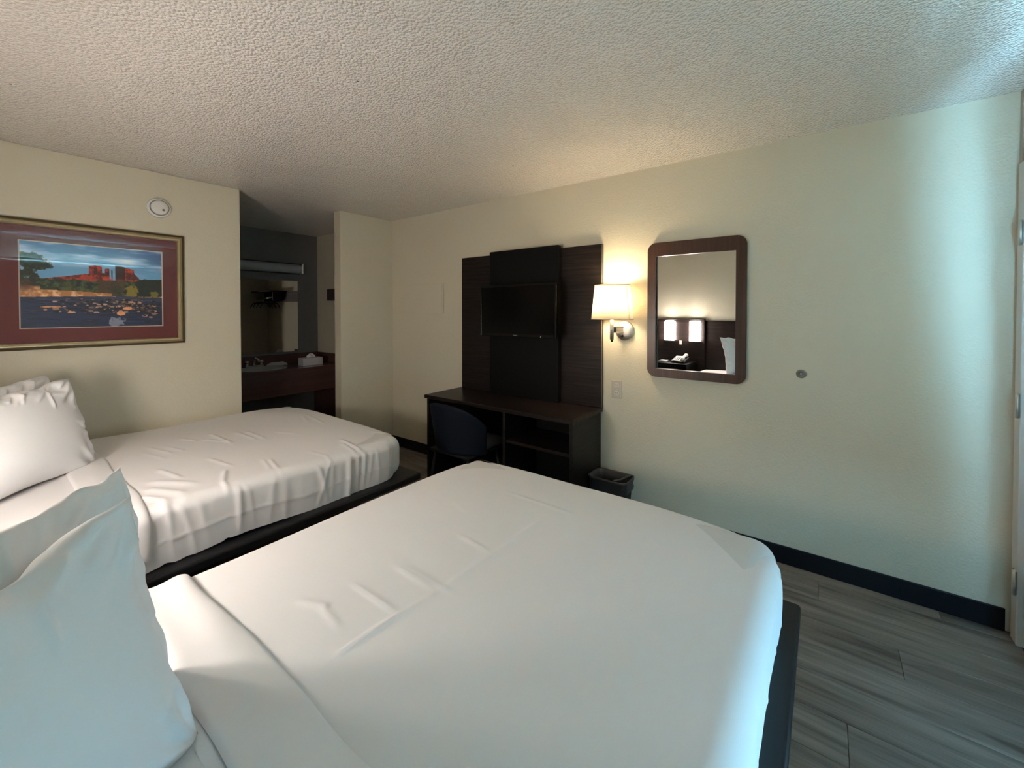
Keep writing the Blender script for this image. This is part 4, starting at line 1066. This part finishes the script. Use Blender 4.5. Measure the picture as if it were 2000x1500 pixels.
bm = bmesh.new(); lathe(bm, [(0.0, -0.142), (0.026, -0.142), (0.026, -0.137), (0, -0.136)], (SKX, SKY, CZ), 'z', 18); mesh_obj('drain', bm, M['chrome'], sk, True)
fc = thing('faucet', (SKX, SKY+0.235, CZ), 'chrome faucet with two handles behind the alcove sink', 'faucet')
boxo('base', (SKX-0.10, SKX+0.10, SKY+0.205, SKY+0.255, CZ+0.001, CZ+0.022), M['chrome'], fc, bev=0.008, seg=3)
bm = bmesh.new(); tube(bm, [(SKX, SKY+0.23, CZ+0.02), (SKX, SKY+0.225, CZ+0.075), (SKX, SKY+0.19, CZ+0.105), (SKX, SKY+0.12, CZ+0.095), (SKX, SKY+0.105, CZ+0.080)], [0.015, 0.014, 0.013, 0.012, 0.012], 14); mesh_obj('spout', bm, M['chrome'], fc, True)
for sx_ in (-1, 1):
    bm = bmesh.new(); lathe(bm, [(0.020, 0.021), (0.018, 0.035), (0.014, 0.045), (0.024, 0.052), (0.025, 0.068), (0.018, 0.076), (0, 0.078)], (SKX+sx_*0.075, SKY+0.23, CZ), 'z', 16); mesh_obj('handle', bm, M['chrome'], fc, True)
# tissue box
tb = thing('tissue_box', (2.55, 4.95, CZ), 'pale tissue box with a tissue sticking up on the vanity counter', 'tissue box')
boxo('carton', (2.43, 2.67, 4.89, 5.01, CZ+0.001, CZ+0.090), M['tissuebox'], tb, bev=0.003)
V = []; F = []
for j in range(9):
    for i in range(13):
        s = i/12; t_ = j/8
        V.append((2.505+0.10*s, 4.95+0.012*math.sin(s*9+t_*2)*(1-0.4*t_), CZ+0.088+0.055*t_*(0.35+0.65*math.sin(PI*min(1, s*1.05))**0.8)))
for j in range(8):
    for i in range(12):
        k = j*13+i; F.append((k, k+1, k+14, k+13))
o = raw('tissue', V, F, M['paper'], tb, True); md = o.modifiers.new('thickness', 'SOLIDIFY'); md.thickness = 0.002
# washcloth
V = []; F = []; nu, nv = 24, 14
for side in (0, 1):
    for j in range(nv+1):
        for i in range(nu+1):
            s, t_ = i/nu, j/nv
            h = 0.034*(max(0, 1-abs(2*s-1)**5)*max(0, 1-abs(2*t_-1)**4))**0.5*(0.8+0.35*s) + 0.003*math.sin(s*11+t_*5)
            V.append((2.20+0.20*s, 5.19+0.13*t_, CZ+0.0015+(max(0.0, h) if side == 0 else 0)))
K = (nu+1)*(nv+1)
for j in range(nv):
    for i in range(nu):
        k = j*(nu+1)+i; F.append((k, k+1, k+nu+2, k+nu+1)); F.append((k+K, k+K+nu+1, k+K+nu+2, k+K+1))
o = raw('washcloth', V, F, M['towel'], None, True); tag(o, 'folded white washcloth on the counter beside the faucet', 'washcloth')
# vanity mirror and light bar
vm = thing('vanity_mirror', (1.8, YA, 0.955), 'frameless mirror above the vanity counter in the alcove', 'mirror')
boxo('mirror_glass', (1.02, 2.598, YA-0.007, YA-0.001, 0.957, 1.842), M['mirror'], vm, bev=0.001, seg=1)
for xx in (1.4, 2.3):
    boxo('clip', (xx-0.012, xx+0.012, YA-0.010, YA-0.0072, 1.826, 1.842), M['chrome'], vm, bev=0.001)
lb = thing('vanity_light', (1.8, YA, 1.93), 'unlit tubular light bar above the vanity mirror', 'light fixture')
boxo('housing', (1.01, 2.625, YA-0.03, YA-0.001, 1.925, 2.060), M['black'], lb, bev=0.003)
bm = bmesh.new(); n = 16
r1 = [[bm.verts.new((x_, YA-0.031-0.075*math.sin(PI*k/n), 1.992-0.056*math.cos(PI*k/n))) for k in range(n+1)] for x_ in (1.035, 2.600)]
for k in range(n): bm.faces.new((r1[0][k], r1[0][k+1], r1[1][k+1], r1[1][k]))
bm.faces.new(r1[0]); bm.faces.new(r1[1]); bmesh.ops.recalc_face_normals(bm, faces=bm.faces[:]); mesh_obj('diffuser', bm, M['diffuser'], lb)
for x_ in (1.012, 2.602):
    boxo('end_cap', (x_, x_+0.022, YA-0.115, YA-0.031, 1.928, 2.056), M['chrome'], lb, bev=0.004)
# closet shelf with rod and hangers on the right wall of the alcove
cs = thing('closet_shelf', (2.72, 4.4, 1.60), 'dark wooden closet shelf with a hanging rod on the alcove wall', 'shelf')
boxo('shelf_board', (2.62, XR-0.001, 3.90, 4.50, 1.736, 1.756), M['darkwood'], cs, bev=0.003)
boxo('wall_rail', (XR-0.060, XR-0.001, 3.90, 5.02, 1.595, 1.735), M['darkwood'], cs, bev=0.003)
bm = bmesh.new(); tube(bm, [(2.70, 3.895, 1.65), (2.70, 4.485, 1.65)], 0.013, 12); mesh_obj('rod', bm, M['chrome'], cs, True)
boxo('end_bracket', (2.67, XR-0.061, 4.475, 4.495, 1.61, 1.735), M['darkwood'], cs, bev=0.003)
for k, yh in enumerate((4.02, 4.10, 4.21, 4.33)):
    hg = thing('hanger', (2.70, yh, 1.50), ['black clothes hanger nearest the front end of the closet rod', 'second black clothes hanger from the front end of the closet rod', 'third black clothes hanger from the front end of the closet rod', 'black clothes hanger nearest the back end of the closet rod'][k], 'hanger', 'hangers on the closet rod')
    bm = bmesh.new(); tube(bm, [(2.70+0.016*math.sin(a), yh, 1.651+0.016*math.cos(a)) for a in np.linspace(-1.9, 2.4, 12)] + [(2.70, yh, 1.612), (2.70, yh, 1.595)], 0.0022, 6); mesh_obj('hook', bm, M['chrome'], hg, True)
    bm = bmesh.new(); tube(bm, [(2.70-0.14, yh, 1.505), (2.70-0.10, yh, 1.572), (2.70, yh, 1.595), (2.70+0.10, yh, 1.572), (2.70+0.14, yh, 1.505)], [0.006, 0.009, 0.010, 0.009, 0.006], 8); mesh_obj('shoulder_bar', bm, M['black'], hg, True)
